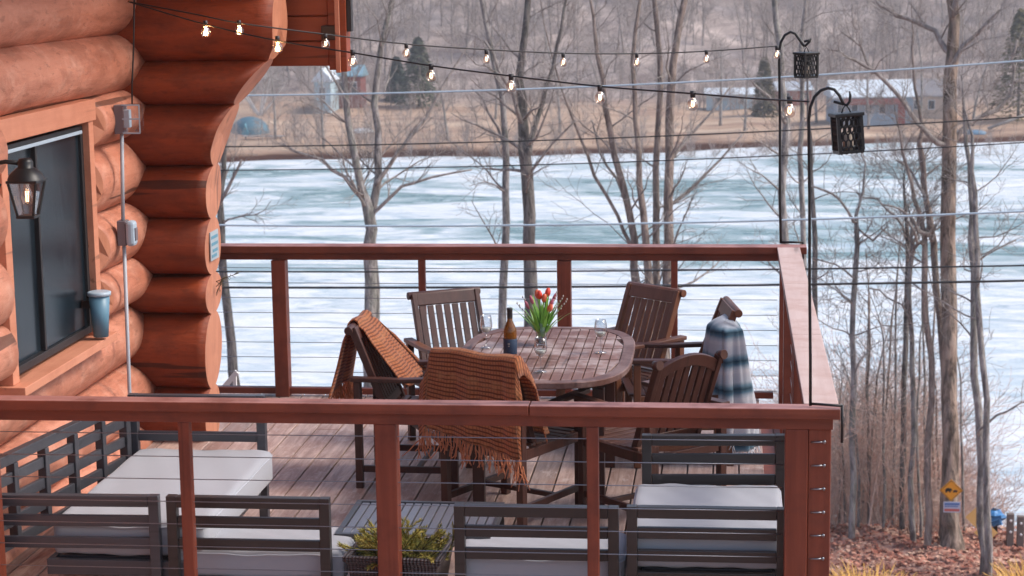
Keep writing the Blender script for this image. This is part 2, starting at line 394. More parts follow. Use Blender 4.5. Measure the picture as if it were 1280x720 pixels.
def near_tree(label, depth, stems, limbs=(), mat='bark_grey', seed=1, nb=14, blen=2.2, kids=6, top_ext=5, seg=10, foot=True, group=None, cat='bare tree', start=.25, bdepth=2):
    rng = random.Random(seed)
    sc = FPX/depth; first = P(stems[0][0][0], stems[0][0][1], d=depth)
    gzz = gz(first.x, first.y); base = Vector((first.x, first.y, gzz-.15))
    t = thing('bare_tree', label, cat, base, 0, group)
    tr = MB(); cr = MB()
    def loc(p): return p-base
    for si, st in enumerate(stems):
        off = rng.uniform(-.3,.3) if si else 0
        pts = [P(a, b, d=depth+off) for a, b, w_ in st]; rad = [w_/2/sc*.86 for a, b, w_ in st]
        if foot and pts[0].z > base.z + .05:
            pts.insert(0, Vector((pts[0].x*.7+base.x*.3, pts[0].y, base.z))); rad.insert(0, rad[0]*1.25)
        # densify with slight wobble
        q, qr = [], []
        for i in range(len(pts)-1):
            k = max(2, int((pts[i+1]-pts[i]).length/.7))
            for j in range(k):
                u = j/k; pp = pts[i].lerp(pts[i+1], u); 
                if not (i == 0 and j == 0): pp = pp + Vector((rng.gauss(0,.022), rng.gauss(0,.02), 0))
                q.append(pp); qr.append(rad[i]*(1-u)+rad[i+1]*u)
        q.append(pts[-1]); qr.append(rad[-1])
        if top_ext:
            d = (q[-1]-q[-3]).normalized(); ext = wander(rng, q[-1], d, top_ext, 6, .08)
            for k, e in enumerate(ext[1:]): q.append(e); qr.append(qr[-1]*.82)
        tr.tube([loc(p) for p in q], qr, seg)
        n = len(q)
        for b in range(nb):
            u = start + (1-start)*(b+rng.random())/nb; i = min(n-2, int(u*(n-1)))
            dd = (q[i+1]-q[i]).normalized(); a = rng.random()*6.283
            nd = (Vector((math.cos(a), math.sin(a)*.8, rng.uniform(.25,.95)))).normalized()
            branch(cr, rng, loc(q[i]), nd, blen*rng.uniform(.5,1.15)*(1.15-.45*u), max(.008, qr[i]*.32), bdepth, kids)
    for lm in limbs:
        x0, y0, w0 = lm[0]; best = None
        for st in stems:
            for (xa, ya, wa), (xb, yb, wb) in zip(st, st[1:]):
                if min(ya, yb) <= y0+5 <= max(ya, yb) and ya != yb:
                    xs = xa+(xb-xa)*(y0+5-ya)/(yb-ya)
                    if best is None or abs(xs-x0) < abs(best-x0): best = xs
        if best is not None and abs(best-x0) < 26: lm = [(best, y0+5, w0)] + list(lm)
        off = rng.uniform(-.8,.8); n = len(lm)
        pts = [P(a, b, d=depth+off*i/n) for i, (a, b, w_) in enumerate(lm)]; rad = [w_/2/sc for a, b, w_ in lm]
        q, qr = [], []
        for i in range(n-1):
            k = max(2, int((pts[i+1]-pts[i]).length/.35))
            for j in range(k):
                u = j/k; q.append(pts[i].lerp(pts[i+1], u)+Vector((rng.gauss(0,.02),)*3)); qr.append(rad[i]*(1-u)+rad[i+1]*u)
        q.append(pts[-1]); qr.append(rad[-1])
        cr.tube([loc(p) for p in q], qr, 7)
        for b in range(max(4, int(len(q)*.7))):
            i = rng.randrange(len(q)//4, len(q)-1); dd = (q[i+1]-q[i]).normalized(); a = rng.random()*6.283
            nd = (dd*.9+Vector((math.cos(a), math.sin(a), rng.uniform(-.1,.8)))*.8).normalized()
            branch(cr, rng, loc(q[i]), nd, blen*rng.uniform(.25,.6), max(.007, qr[i]*.4), max(1, bdepth-1), 4)
    tr.build('trunk', M[mat], t); cr.build('crown', M['twig'] if mat != 'bark_pale' else M['bark_pale'], t)
    return t

near_tree('slim grey tree seen just past the log ends of the cabin', 44, [[(294,500,17),(288,430,14),(283,370,13),(279,310,12),(275,250,10),(279,215,8),(284,150,6)]], [[(276,252,5),(290,225,4),(302,200,3)]], 'bark_dark', 3, 8, 1.6, top_ext=1, start=.5)
near_tree('forked grey tree with two stems rising left of the dining table', 42,
  [[(462,520,20),(462,390,18),(461,310,18),(462,265,17),(452,235,12),(441,190,11),(434,120,9),(430,60,8),(424,0,7)],
   [(464,275,13),(471,240,12),(475,200,11),(469,130,10),(473,60,8),(490,0,7)]],
  [[(455,250,7),(430,222,5),(400,202,4),(370,190,3),(352,180,2)],[(472,262,5),(500,235,4),(540,222,3),(590,212,2)],[(474,225,6),(498,190,5),(530,150,4),(560,95,3),(590,50,2)],[(436,130,4),(415,100,3),(395,60,2)]],
  'bark_grey', 11, 16, 2.3, start=.40)
near_tree('dark forked tree standing just left of the flower vase, stem over the lake', 43,
  [[(668,520,23),(664,360,20),(661,300,18),(659,240,18),(656,190,18),(652,150,15),(650,100,12),(655,50,10),(660,0,9)],
   [(657,200,10),(672,150,7),(684,110,6),(696,60,5),(705,10,4)]],
  [[(652,150,6),(640,115,5),(625,85,4),(605,50,3)],[(660,220,4),(690,180,3),(720,150,2)]], 'bark_dark', 21, 16, 2.3, start=.42)
near_tree('thin pale grey tree immediately left of the dark forked tree', 46,
  [[(630,500,12),(630,360,12),(632,280,11),(632,200,10),(626,120,8),(614,60,7),(602,0,6)]], [[(630,180,4),(612,140,3),(590,110,2)]], 'bark_grey', 22, 15, 2.2, start=.4)
near_tree('many-stemmed brown tree clump behind the far right chair', 45,
  [[(800,500,14),(798,370,12),(793,300,11),(778,230,10),(762,160,9),(752,100,7),(742,40,5),(738,0,4)],
   [(812,500,14),(813,370,12),(808,300,11),(800,230,9),(796,150,7),(790,80,6),(800,0,5)],
   [(830,500,17),(832,370,14),(834,300,14),(836,200,13),(838,110,12),(846,50,10),(856,0,9)],
   [(820,500,12),(820,370,11),(819,260,10),(822,160,9),(824,80,8),(818,0,7)],
   [(806,400,7),(790,310,6),(770,270,5),(745,220,5),(725,170,4),(705,120,3),(690,70,2)]],
  [[(838,200,5),(862,170,4),(890,140,3),(920,100,2)],[(834,260,5),(865,235,4),(900,200,3),(935,160,2)],[(780,240,4),(750,190,3),(740,150,2)]], 'bark_brown', 31, 12, 2.3, 5, start=.3)
near_tree('grey tree directly behind the farther iron hook pole', 50,
  [[(984,480,13),(980,310,12),(977,240,11),(982,150,10),(975,60,9),(968,0,8)]], [[(980,150,5),(960,120,3),(930,90,2)]], 'bark_grey', 41, 16, 2.2, start=.35)
near_tree('slender grey tree between the two iron hook poles', 52,
  [[(1003,480,9),(1004,310,8),(1001,230,8),(1004,150,7),(1000,60,6),(1008,0,5)]], (), 'bark_grey', 42, 16, 2.0, start=.4)
near_tree('thin dark tree just right of the nearer iron hook pole', 42,
  [[(1022,640,9),(1023,450,8),(1019,350,8),(1016,250,7),(1014,180,5),(1010,120,4)]], (), 'bark_dark', 43, 16, 1.8, top_ext=1, start=.35)
near_tree('slim sapling with a flat-topped branching head right of the deck corner', 41,
  [[(1064,698,10),(1066,600,9),(1064,520,9),(1067,420,8),(1068,340,8),(1070,272,7)]],
  [[(1070,275,4),(1050,250,3),(1030,238,3),(1012,232,2)],[(1070,272,4),(1078,240,3),(1080,205,2),(1078,180,2)],[(1070,285,3),(1092,300,3),(1110,282,2)],[(1068,350,3),(1045,330,2),(1015,322,2)]], 'bark_grey', 51, 12, 1.8, top_ext=0, start=.45)
near_tree('grey sapling left of the leaning forked tree', 41.5,
  [[(1127,695,9),(1128,600,9),(1129,480,8),(1133,380,8),(1135,330,7),(1134,290,6),(1130,240,4)]],
  [[(1135,320,4),(1148,290,3),(1150,262,2)],[(1134,300,4),(1120,270,3),(1095,250,2),(1070,240,2)]], 'bark_dark', 52, 14, 1.8, top_ext=.5, start=.5)
near_tree('pale sapling with a kinked stem nearest the leaning forked tree', 40.8,
  [[(1143,692,9),(1140,600,8),(1142,500,8),(1138,420,7),(1136,360,7),(1142,310,6),(1140,285,5)]],
  [[(1142,310,4),(1155,300,3),(1160,280,2)],[(1138,400,3),(1110,370,2),(1085,360,2)]], 'bark_grey', 53, 14, 1.7, top_ext=.5, start=.5)
near_tree('leaning forked tree with a reddish torn stem left of the big trunk', 40.3,
  [[(1160,690,11),(1161,600,10),(1163,500,9),(1159,400,9),(1155,330,9),(1151,270,7),(1140,230,5),(1128,190,4)],
   [(1186,560,7),(1180,480,8),(1174,400,9),(1168,320,10),(1164,290,11),(1157,240,8),(1154,200,9),(1152,160,5),(1144,110,4),(1140,60,3)]],
  [[(1164,296,6),(1148,288,5),(1138,270,4),(1125,260,3),(1105,256,2)],[(1157,245,4),(1140,215,3),(1120,200,2)],[(1150,300,4),(1134,275,3)]], 'bark_brown', 54, 12, 1.8, top_ext=1, start=.4)
near_tree('big thick-trunked tree carrying the bear warning sign', 40.24,
  [[(1190,697,46),(1190,680,36),(1188,655,29),(1187,600,25),(1187,500,23),(1187,350,23),(1187,200,21),(1188,100,20),(1190,50,17),(1190,0,16)]],
  [[(1182,183,8),(1165,172,7),(1146,152,6),(1128,128,5),(1106,98,5),(1080,80,4),(1060,68,3),(1035,62,2)],[(1092,92,4),(1075,60,3),(1052,40,2)],
   [(1182,62,8),(1168,40,7),(1146,28,6),(1122,18,5),(1100,5,4),(1085,-10,3)],[(1192,178,7),(1204,160,6),(1222,148,6),(1246,138,5),(1262,122,5),(1268,100,4),(1264,75,4),(1272,50,3)],
   [(1266,106,4),(1280,96,3),(1295,90,2)],[(1194,75,7),(1203,58,6),(1222,42,5),(1236,26,4),(1250,12,3)],[(1190,20,8),(1196,-10,6),(1205,-40,5)]],
  'bark_big', 61, 9, 2.6, top_ext=6, seg=16, start=.75)
near_tree('slim twin-stemmed tree between the big trunk and the yellow road signs', 38.5,
  [[(1230,690,12),(1227,620,12),(1224,550,11),(1220,470,11),(1217,380,10),(1215,300,9),(1214,230,8),(1208,180,6),(1204,120,4)],
   [(1238,685,11),(1233,600,10),(1231,500,9),(1226,400,9),(1220,320,8),(1219,240,7),(1216,190,5),(1209,150,3)]],
  [[(1222,540,3),(1245,520,3),(1275,505,2),(1300,500,2)],[(1218,330,3),(1245,310,2),(1270,300,2)]], 'bark_grey', 62, 12, 1.6, top_ext=.5, start=.35)

# thin saplings seen among the brush
rs = random.Random(99)
sap_px = [(1058,700,560),(1071,700,500),(1085,698,380),(1097,700,540),(1108,700,400),(1118,698,350),(1136,698,520),(1153,698,340),(1172,698,500),(1206,690,480),(1050,700,520),(1078,700,400),(1090,698,470),(1103,698,430),(1112,696,520),(1150,694,430),(1170,692,380)]
for i, (px, py, ty) in enumerate(sap_px):
    near_tree('thin leafless sapling rising out of the red-brown brush', 41+rs.random()*3,
      [[(px,py,5),(px+rs.uniform(-4,4),(py+ty)/2,4),(px+rs.uniform(-8,8),ty,3)]], (), 'bark_grey' if i%2 else 'bark_brown', 200+i, 8, 1.4, 4, top_ext=1.2, seg=5, start=.3, group='saplings in the brush', cat='sapling')

# red-brown brush thicket on the bank (nobody could count it)
def brush():
    rng = random.Random(5); mb = MB()
    for k in range(680):
        y = rng.uniform(40.6, 52); px = 1010+rng.random()**.9*195
        q = P(px, 600, d=y/math.cos(R_(8))); x = q.x*y/q.y
        z = gz(x, y); h = rng.uniform(.8, 3.3)*(1 if px < 1150 else .5)
        if px > 1150: h *= .7
        d = Vector((rng.gauss(0,.16), rng.gauss(0,.16), 1))
        branch(mb, rng, Vector((x,y,z-.1)), d, h+(y-41)*.30, rng.uniform(.008,.02), 2, 5, 4, .13, .05, .0045)
    tag(mb.build('brush', M['twig_red']), 'dense tangle of leafless red-brown brush on the bank beyond the deck', 'brush', kind='stuff')
brush()
def litter():
    rng = random.Random(6); mb = MB()
    for k in range(5200):
        y = rng.uniform(36.5, 42.2); x = rng.uniform(1.6, 6.8); z = gz(x,y)+.02
        s = rng.uniform(.03,.08); a = rng.random()*6.28; b = len(mb.v); t = rng.uniform(-.05,.06)
        for c in range(4):
            aa = a+c*math.pi/2; rr = s*(1 if c%2 else .6); mb.v.append((x+math.cos(aa)*rr, y+math.sin(aa)*rr, z+(t if c in(0,1) else .015)+rng.uniform(0,.03)))
        mb.face((b,b+1,b+2,b+3))
    n = N('fallen_leaves'); vo = n.n('ShaderNodeTexWhiteNoise', noise_dimensions='3D'); 
    sn = n.n('ShaderNodeVectorMath', operation='SNAP'); sn.inputs[1].default_value = (.15,.15,.5); n.l(n.wcoord(), sn.inputs[0]); n.l(sn.outputs[0], vo.inputs['Vector'])
    n.base(n.ramp(vo.outputs['Value'], [(0, (.28,.10,.07)), (.5, (.48,.22,.16)), (1, (.60,.40,.30))]), .9, .1)
    tag(mb.build('leaf_litter', n.mat), 'scattered red-brown fallen leaves under the trees', 'leaves', kind='stuff')
litter()
def dry_grass(px, py, d, n_, h, spread, label, seed):
    rng = random.Random(seed); c = P(px, py, d=d); c.z = gz(c.x, c.y) - .02
    mb = MB()
    for k in range(n_):
        a = rng.random()*6.28; rr = rng.random()**.6*spread*.45; b = Vector((math.cos(a)*rr, math.sin(a)*rr, 0))
        d_ = Vector((math.cos(a)*rng.uniform(.1,1.1), math.sin(a)*rng.uniform(.1,1.1), 1.0)); pts = wander(rng, b, d_, h*rng.uniform(.6,1.1), 5, .08, -.12)
        mb.tube(pts, [.014,.014,.013,.011,.008,.004], 3, cap=False)
    o = mb.build('grass_tuft', plain('golden_dry_grass', (.80,.47,.13), .8, var=.3, scale=4)); o.location = c
    return tag(o, label, 'ornamental grass')
dry_grass(1080, 740, 36.6, 620, .8, 1.5, 'golden ornamental grass beside the corner of the deck', 1)
dry_grass(1296, 738, 36.4, 320, 1.0, .9, 'golden ornamental grass at the right edge by the road posts', 2)

# ------------------------------------------------------------------ far shore
def batch(templates, places, name, mat, label, cat):
    V, F, off = [], [], 0
    for (k, x, y, z, s, a) in places:
        tv, tf = templates[k]; c, sn = math.cos(a), math.sin(a)
        v = np.empty_like(tv); v[:,0] = (tv[:,0]*c-tv[:,1]*sn)*s+x; v[:,1] = (tv[:,0]*sn+tv[:,1]*c)*s+y; v[:,2] = tv[:,2]*s+z
        V.append(v); F.append(tf+off); off += len(v)
    V = np.concatenate(V); F = np.concatenate(F)
    me = bpy.data.meshes.new(name); me.vertices.add(len(V)); me.vertices.foreach_set('co', V.ravel().astype(np.float32))
    me.loops.add(F.size); me.loops.foreach_set('vertex_index', F.ravel().astype(np.int32))
    me.polygons.add(len(F)); me.polygons.foreach_set('loop_start', np.arange(0, F.size, 4, dtype=np.int32)); me.polygons.foreach_set('loop_total', np.full(len(F), 4, dtype=np.int32))
    me.update(calc_edges=True); me.validate(); me.materials.append(mat)
    o = bpy.data.objects.new(name, me); COL.objects.link(o); return tag(o, label, cat, kind='stuff')
def far_template(seed, H):
    rng = random.Random(seed); mb = MB()
    pts = wander(rng, Vector((0,0,-.5)), Vector((rng.gauss(0,.05),rng.gauss(0,.05),1)), H, 8, .05, .03)
    mb.tube(pts, [.17*(1-.85*i/8)+.02 for i in range(9)], 4, cap=False)
    for b in range(18):
        u = .15+.85*(b+rng.random())/18; i = min(7, int(u*8)); a = rng.random()*6.28
        branch(mb, rng, pts[i], Vector((math.cos(a)*.75, math.sin(a)*.75, rng.uniform(.5,1.2))), H*.34*(1.25-.7*u), .05*(1.2-.8*u), 2, 5, 3, .14, .06, .017)
    return np.array(mb.v), np.array([f for f in mb.f if len(f) == 4])
TT = [far_template(300+i, 10+2.5*(i%3)) for i in range(6)]
def woods():
    rng = random.Random(8); pl = []
    for k in range(1050):
        y = 264+rng.random()**.75*165; x = -20.-y*.118+rng.uniform(-.36,.36)*y+.6*20
        if y < 285 and (rng.random() < .45): continue
        pl.append((rng.randrange(6), x, y, gz(x,y)-.2, rng.uniform(.7,1.25), rng.random()*6.28))
    batch(TT, pl, 'woods', M['twig_far'], 'hazy leafless grey-brown woods covering the hill beyond the lake', 'woods')
woods()
# shrubs thickening the foot of the hill (part of the same far mass)
def x0_(r_): return 0
def far_scrub():
    rng = random.Random(18); pl = []
    for k in range(900):
        y = (246+rng.random()**.6*36) if k % 4 else (206+rng.random()*12+x0_(rng)); x = -y*.11+rng.uniform(-.32,.32)*y
        pl.append((rng.randrange(6), x, y, gz(x,y)-.3, rng.uniform(.18,.38), rng.random()*6.28))
    batch(TT, pl, 'scrub', M['twig_far'], 'low grey scrub along the foot of the wooded hill', 'scrub')
far_scrub()
rng0 = random.Random(77)
for i, (px, d, H) in enumerate([(405,216,11),(560,222,9),(700,228,12),(760,232,10),(900,236,10),(930,228,8),(1020,238,12),(1085,230,9),(1150,232,12),(1215,232,10),(620,245,9),(345,226,8)]):
    q = P(px, 200, d=d); q.z = gz(q.x, q.y)-.2
    t = thing('bare_tree', 'bare grey tree blurred on the far bank of the lake', 'bare tree', q, 0, 'bare trees along the far bank')
    mb = MB(); rng = random.Random(400+i); pts = wander(rng, Vector((0,0,0)), Vector((0,0,1)), H, 8, .05, .03)
    mb.tube(pts, [.16*(1-.85*k/8)+.02 for k in range(9)], 6); mb.build('trunk', M['bark_grey'], t)
    cb = MB()
    for b in range(16):
        u = .2+.8*(b+rng.random())/16; k = min(7, int(u*8)); a = rng.random()*6.28
        branch(cb, rng, pts[k], Vector((math.cos(a)*.75, math.sin(a)*.75, rng.uniform(.5,1.2))), H*.36*(1.25-.7*u), .05*(1.2-.8*u), 2, 4, 3, .12, .06, .016)
    cb.build('crown', M['twig_far'], t)
# white birch clump
q = P(325, 142, d=252); q.z = gz(q.x, q.y)-.2
t = thing('birch_tree', 'white-barked spreading birch by the blue tent on the far shore', 'birch', q)
mb = MB(); rng = random.Random(9)
for a in (-.9,-.35,.1,.5,1.0): mb.tube(wander(rng, Vector((0,0,0)), Vector((a*.9,.1*a,1)), 5.6, 6, .07), [.17,.16,.14,.11,.09,.06,.04], 6)
mb.build('trunk', plain('white_birch_bark', (.62,.60,.58), .8), t)
cb = MB()
for k in range(26):
    a = rng.uniform(-1.1,1.1); branch(cb, rng, Vector((a*2,0,2.5+rng.random()*1.5)), Vector((a,rng.gauss(0,.4),.8)), 2.6, .05, 2, 4, 3, .14, .03, .02)
cb.build('crown', M['bark_pale'], t)

def evergreen(px, py, d, H, Wd, label, col, seed):
    q = P(px, py, d=d); q.z = gz(q.x, q.y)-.2; t = thing('evergreen_tree', label, 'evergreen', q); rng = random.Random(seed)
    mb = MB(); mb.tube([(0,0,0),(0,0,H*.95)], [.2,.03], 6); mb.build('trunk', M['bark_dark'], t)
    cb = MB()
    for k in range(2600):
        u = rng.random()**.8; z = H*(.06+.94*u); R = Wd/2*(1-u)**.75*(.75+.5*rng.random())+.12; a = rng.random()*6.28
        rr = R*rng.random()**.35; c = Vector((math.cos(a)*rr, math.sin(a)*rr, z-.18*rr)); s = rng.uniform(.16,.38)
        d1 = Vector((math.cos(a), math.sin(a), -.25+rng.gauss(0,.25)))*s*1.4; d2 = Vector((-math.sin(a), math.cos(a), rng.gauss(0,.4)))*s*.6
        b = len(cb.v); cb.v += [tuple(c-d1*.5), tuple(c+d2), tuple(c+d1), tuple(c-d2)]; cb.face((b,b+1,b+2,b+3))
    n = N('evergreen_needles'); f = n.noise(n.coord(), 1.4, 4); n.base(n.ramp(f, [(.35, tuple(x*.6 for x in col)), (.65, tuple(x*1.4 for x in col))]), .8, .2)
    cb.build('crown', n.mat, t)
evergreen(524, 134, 262, 9.4, 5.6, 'dark green conical evergreen across the lake behind the lower string of bulbs', (.075,.085,.05), 1)
evergreen(497, 132, 268, 6.2, 3.4, 'smaller bluish evergreen close beside the dark conical one', (.06,.08,.065), 4)
evergreen(1272, 165, 235, 13.5, 7.0, 'tall olive brown evergreen at the right edge of the view', (.14,.115,.05), 2)
evergreen(955, 150, 245, 7.5, 3.0, 'narrow olive evergreen near the small pale blue shed', (.13,.11,.065), 3)

def gable_house(px, py, d, wx, wy, h, rh, label, wallm, roofm, rz=0, ridge='X', name='house', windows=3, door=True, cat='house'):
    q = P(px, py, d=d); q.z = gz(q.x, q.y)-.1
    t = thing(name, label, cat, q, rz)
    MB().b2((-wx/2,-wy/2,0),(wx/2,wy/2,h)).build('wall', wallm, t)
    m = MB(); e = .3
    if ridge == 'X': m.prism([(-wy/2-e,h-.02),(0,h+rh),(wy/2+e,h-.02),(wy/2+e,h-.15),(-wy/2-e,h-.15)], -wx/2-e, wx/2+e, axis='X')
    else: m.prism([(-wx/2-e,h-.02),(0,h+rh),(wx/2+e,h-.02),(wx/2+e,h-.15),(-wx/2-e,h-.15)], -wy/2-e, wy/2+e, axis='Y')
    m.build('roof', roofm, t, fix=True)
    gm = plain('far_window_glass', (.06,.07,.085), .2); fm = plain('far_window_frame', (.6,.6,.62), .6)
    for k in range(windows):
        x = -wx/2+wx*(k+.5)/windows*(.7 if door else 1); 
        f = MB().b2((x-.42,-wy/2-.05,h*.4),(x+.42,-wy/2,h*.82)).build('window', fm, t); MB().b2((x-.34,-wy/2-.07,h*.44),(x+.34,-wy/2-.052,h*.78)).build('pane', gm, f)
    if door: MB().b2((wx/2*.62,-wy/2-.05,0),(wx/2*.62+.85,-wy/2,h*.78)).build('door', plain('far_door', (.28,.06,.05), .6), t)
    return t
c_blue = plain('pale_blue_wall', (.42,.55,.62), .8); c_white = plain('pale_roof', (.60,.66,.72), .6); c_red = plain('barn_red_wall', (.22,.07,.06), .8)
c_grey = plain('blue_grey_wall', (.27,.34,.42), .8); c_cream = plain('cream_wall', (.58,.46,.38), .8); c_groof = plain('grey_shingle_roof', (.26,.24,.25), .8); c_broof = plain('bright_blue_roof', (.19,.31,.38), .5)
gable_house(409, 124, 258, 2.2, 6, 4.3, 1.6, 'tall narrow pale blue building across the lake below the cabin eave', c_blue, c_white, 0, 'Y', windows=1, door=False)
gable_house(438, 126, 262, 3.6, 4, 4.3, 1.3, 'red barn with a blue roof beside the tall pale blue building', c_red, c_broof, 0, 'X', windows=2, door=False)
gable_house(1086, 156, 236, 9.4, 6, 3.6, 1.8, 'long blue grey house with pale roof and red band behind the nearer lantern', c_grey, c_white, .1, 'X', windows=4)
q = P(1090,124,d=229.5); o = MB().b2((-3.6,0,-.35),(3.2,.4,.35)).build('awning', plain('faded_red_awning', (.34,.13,.12), .8)); o.location = q; tag(o, 'faded red awning along the front of the long blue grey house', 'awning')
aw = o; aw.location = (0,0,0)
hs = [x for x in bpy.data.objects if x.get('label','').startswith('long blue grey house')][0]
aw.parent = hs; aw.location = (0,-3.45,3.0)
for k_ in ('label','category'):
    if k_ in aw: del aw[k_]
gable_house(1165, 163, 242, 5.0, 5, 2.9, 1.9, 'cream cottage with grey roof left of the big trunk', c_cream, c_groof, -.2, 'X', windows=2)
gable_house(912, 135, 256, 6.0, 4, 2.1, .7, 'low pale blue shed on the far meadow left of the farther hook pole', c_blue, c_white, 0, 'X', name='shed', windows=2, door=False, cat='shed')
gable_house(990, 132, 262, 4.4, 4, 2.2, 1.0, 'small rust red cabin glimpsed between the hook poles', plain('rust_red_wall', (.36,.13,.10), .8), c_white, .15, 'X', name='cabin', windows=2, door=False, cat='cabin')
# blue tent
q = P(312, 153, d=233); q.z = gz(q.x,q.y)-.05
t = thing('tent', 'blue domed tent on the far meadow beside the cabin log ends', 'tent', q)
prof = [(2.4*math.cos(a), 2.0*math.sin(a)) for a in [i*math.pi/2/7 for i in range(8)]]
MB().lathe(prof, seg=14).build('canopy', plain('blue_tarp', (.06,.14,.19), .6), t); MB().prism([(-.5,0),(0,1.35),(.5,0)], -2.4, -1.7).build('door_flap', plain('light_blue_tarp', (.12,.30,.38), .6), t, fix=True)
# grey dock
q = P(330, 174, d=226); q.z = gz(q.x,q.y)+.05
t = thing('dock', 'low weathered grey dock lying on the brown bank across the lake', 'dock', q)
m = MB()
for k in range(8): m.box((-2.2+k*.62,0,.32),(.58,1.2,.07))
m.build('planks', plain('grey_planks', (.33,.31,.30), .9), t)
for x in (-2.1,2.0): MB().b2((x,-.5,0),(x+.14,-.36,.284)).build('leg', plain('grey_post', (.25,.23,.22), .9), t)
def boat(px, py, d, L, label, col, rz):
    q = P(px, py, d=d); q.z = gz(q.x,q.y)+.0; t = thing('boat', label, 'boat', q, rz); m = MB(); n = 12
    for i in range(n+1):
        u = -1+2*i/n; wv = (1-abs(u)**2.3)**.6*.55+.02
        for a in range(7):
            th = math.pi*a/6; m.v.append((u*L/2, math.cos(th)*wv, math.sin(th)*.5*(1-.5*abs(u)**3)+.02))
    for i in range(n):
        for a in range(6): b = i*7+a; m.face((b,b+1,b+8,b+7), 0, True)
    m.build('hull', plain('boat_hull_paint', col, .4), t); MB().tube([(-L/2*.8,0,.51),(L/2*.8,0,.51)], .03, 5).build('keel', plain('boat_keel', tuple(x*.6 for x in col), .5), t)
boat(1212, 192, 222, 3.6, 'upturned steel blue boat on the bank right of the big trunk', (.14,.24,.34), -.2)
boat(453, 146, 232, 2.6, 'small white upturned dinghy on the meadow across the lake', (.75,.76,.78), .1)
o = MB().tube([(-2.2,0,0.1),(0,0,.9),(2.4,.2,1.9)], [.17,.15,.1], 8).build('driftwood_log', M['bark_pale']); q = P(1258, 196, d=226); q.z = gz(q.x,q.y); o.location = q
tag(o, 'pale fallen trunk leaning on the bank at the right edge', 'fallen trunk')

# ------------------------------------------------------------------ damp air over the lake
hz = MB().b2((-705,-65,-21),(705,1505,72)).build('haze', None or bpy.data.materials.new('pale_air'))
hm_ = hz.data.materials[0]; hm_.use_nodes = True; ht = hm_.node_tree
for n_ in list(ht.nodes):
    if n_.type != 'OUTPUT_MATERIAL': ht.nodes.remove(n_)
pv = ht.nodes.new('ShaderNodeVolumePrincipled'); pv.inputs['Color'].default_value = (.93,.94,1,1); pv.inputs['Density'].default_value = .0006; pv.inputs['Anisotropy'].default_value = .2
ht.links.new(pv.outputs[0], [n_ for n_ in ht.nodes if n_.type == 'OUTPUT_MATERIAL'][0].inputs['Volume'])
tag(hz, 'pale damp air softening the far shore and hill', 'haze', kind='stuff')

# ------------------------------------------------------------------ power cables
def sag(a, b, s, n=24):
    a = Vector(a); b = Vector(b); return [a.lerp(b, i/n)-Vector((0,0,s*4*(i/n)*(1-i/n))) for i in range(n+1)]
cabA = plain('black_cable_sheath', (.02,.02,.022), .6); cabB = plain('pale_cable_sheath', (.42,.52,.60), .5)
for i, (x0,y0,x1,y1,d0,d1,s,r,mt,lab) in enumerate([
  (200,120,1330,72,27,25,.12,.013,cabB,'pale cable strung across the view just below the lower bulbs'),
  (180,184,1330,143,27,25,.10,.009,cabA,'uppermost thin black cable crossing the far meadow'),
  (180,213,1330,175,27,25,.10,.008,cabA,'thin black cable crossing along the far edge of the ice'),
  (180,280,1330,262,27,25,.10,.015,cabB,'pale blue cable crossing mid lake above the far railing'),
  (180,339,1330,331,27,25,.04,.012,cabA,'black cable passing just under the top of the far railing'),
  (180,359,1330,350,26,25,.04,.016,cabA,'lowest and thickest black cable seen through the far railing')]):
    a = P(x0,y0,d=d0); b = P(x1,y1,d=d1); o = MB().tube(sag(a,b,s), r, 5).build('power_cable', mt); tag(o, lab, 'power cable', 'power cables over the slope')

# ------------------------------------------------------------------ signs and road posts on the bank
q = P(1189, 613, d=39.75)
t = thing('warning_sign', 'yellow diamond bear crossing sign nailed to the big trunk', 'sign', q, 0)
ym = plain('yellow_sign_paint', (.85,.36,.03), .45); bk = plain('black_sign_paint', (.012,.012,.012), .5)
h = .232
MB().prism([(-h,0),(0,-h),(h,0),(0,h)], 0, .012).build('panel', ym, t, fix=True)
m = MB()
for k in range(4):
    a = [(-h*.9,0),(0,-h*.9),(h*.9,0),(0,h*.9)]; p, r = a[k], a[(k+1)%4]; m.bar((p[0],-.004,p[1]),(r[0],-.004,r[1]),.006,.007,up=(0,1,0))
m.build('border', bk, t)
bear = [(-.115,-.045),(-.118,.01),(-.10,.04),(-.06,.052),(-.03,.045),(-.005,.042),(.012,.022),(.02,.004),(.008,-.006),(-.008,-.006),(-.015,-.045),(-.035,-.045),(-.04,-.018),(-.075,-.018),(-.085,-.045)]
m = MB(); m.prism(bear, -.008, 0); m.prism([(x*.62+.115, z*.62-.018) for x, z in bear], -.0085, 0)
m.build('bear_symbol', bk, t, fix=True)
q = P(1190, 634, d=39.75)
t = thing('notice_sign', 'small white and blue notice below the bear crossing sign', 'sign', q)
MB().b2((-.17,0,-.11),(.17,.012,.11)).build('panel', plain('pale_sign', (.50,.55,.68), .5), t)
m = MB(); m.b2((-.15,-.004,.04),(.15,0,.09)); m.b2((-.15,-.004,.005),(.12,0,.025)); m.build('blue_lettering', plain('blue_sign_paint', (.10,.20,.45), .5), t)
m = MB(); m.b2((-.15,-.004,-.085),(.15,0,-.035)); m.build('red_band', plain('red_sign_paint', (.50,.12,.10), .5), t)
q0 = P(1225, 700, d=40.6); q0.z = gz(q0.x,q0.y)
pal = plain('faded_yellow_sign', (.85,.55,.20), .5)
t = thing('road_sign', 'two stacked pale yellow diamond signs half hidden behind the slim trunk', 'sign', q0)
MB().box((0,0,.6),(.05,.05,1.35)).build('post', M['bronze'], t)
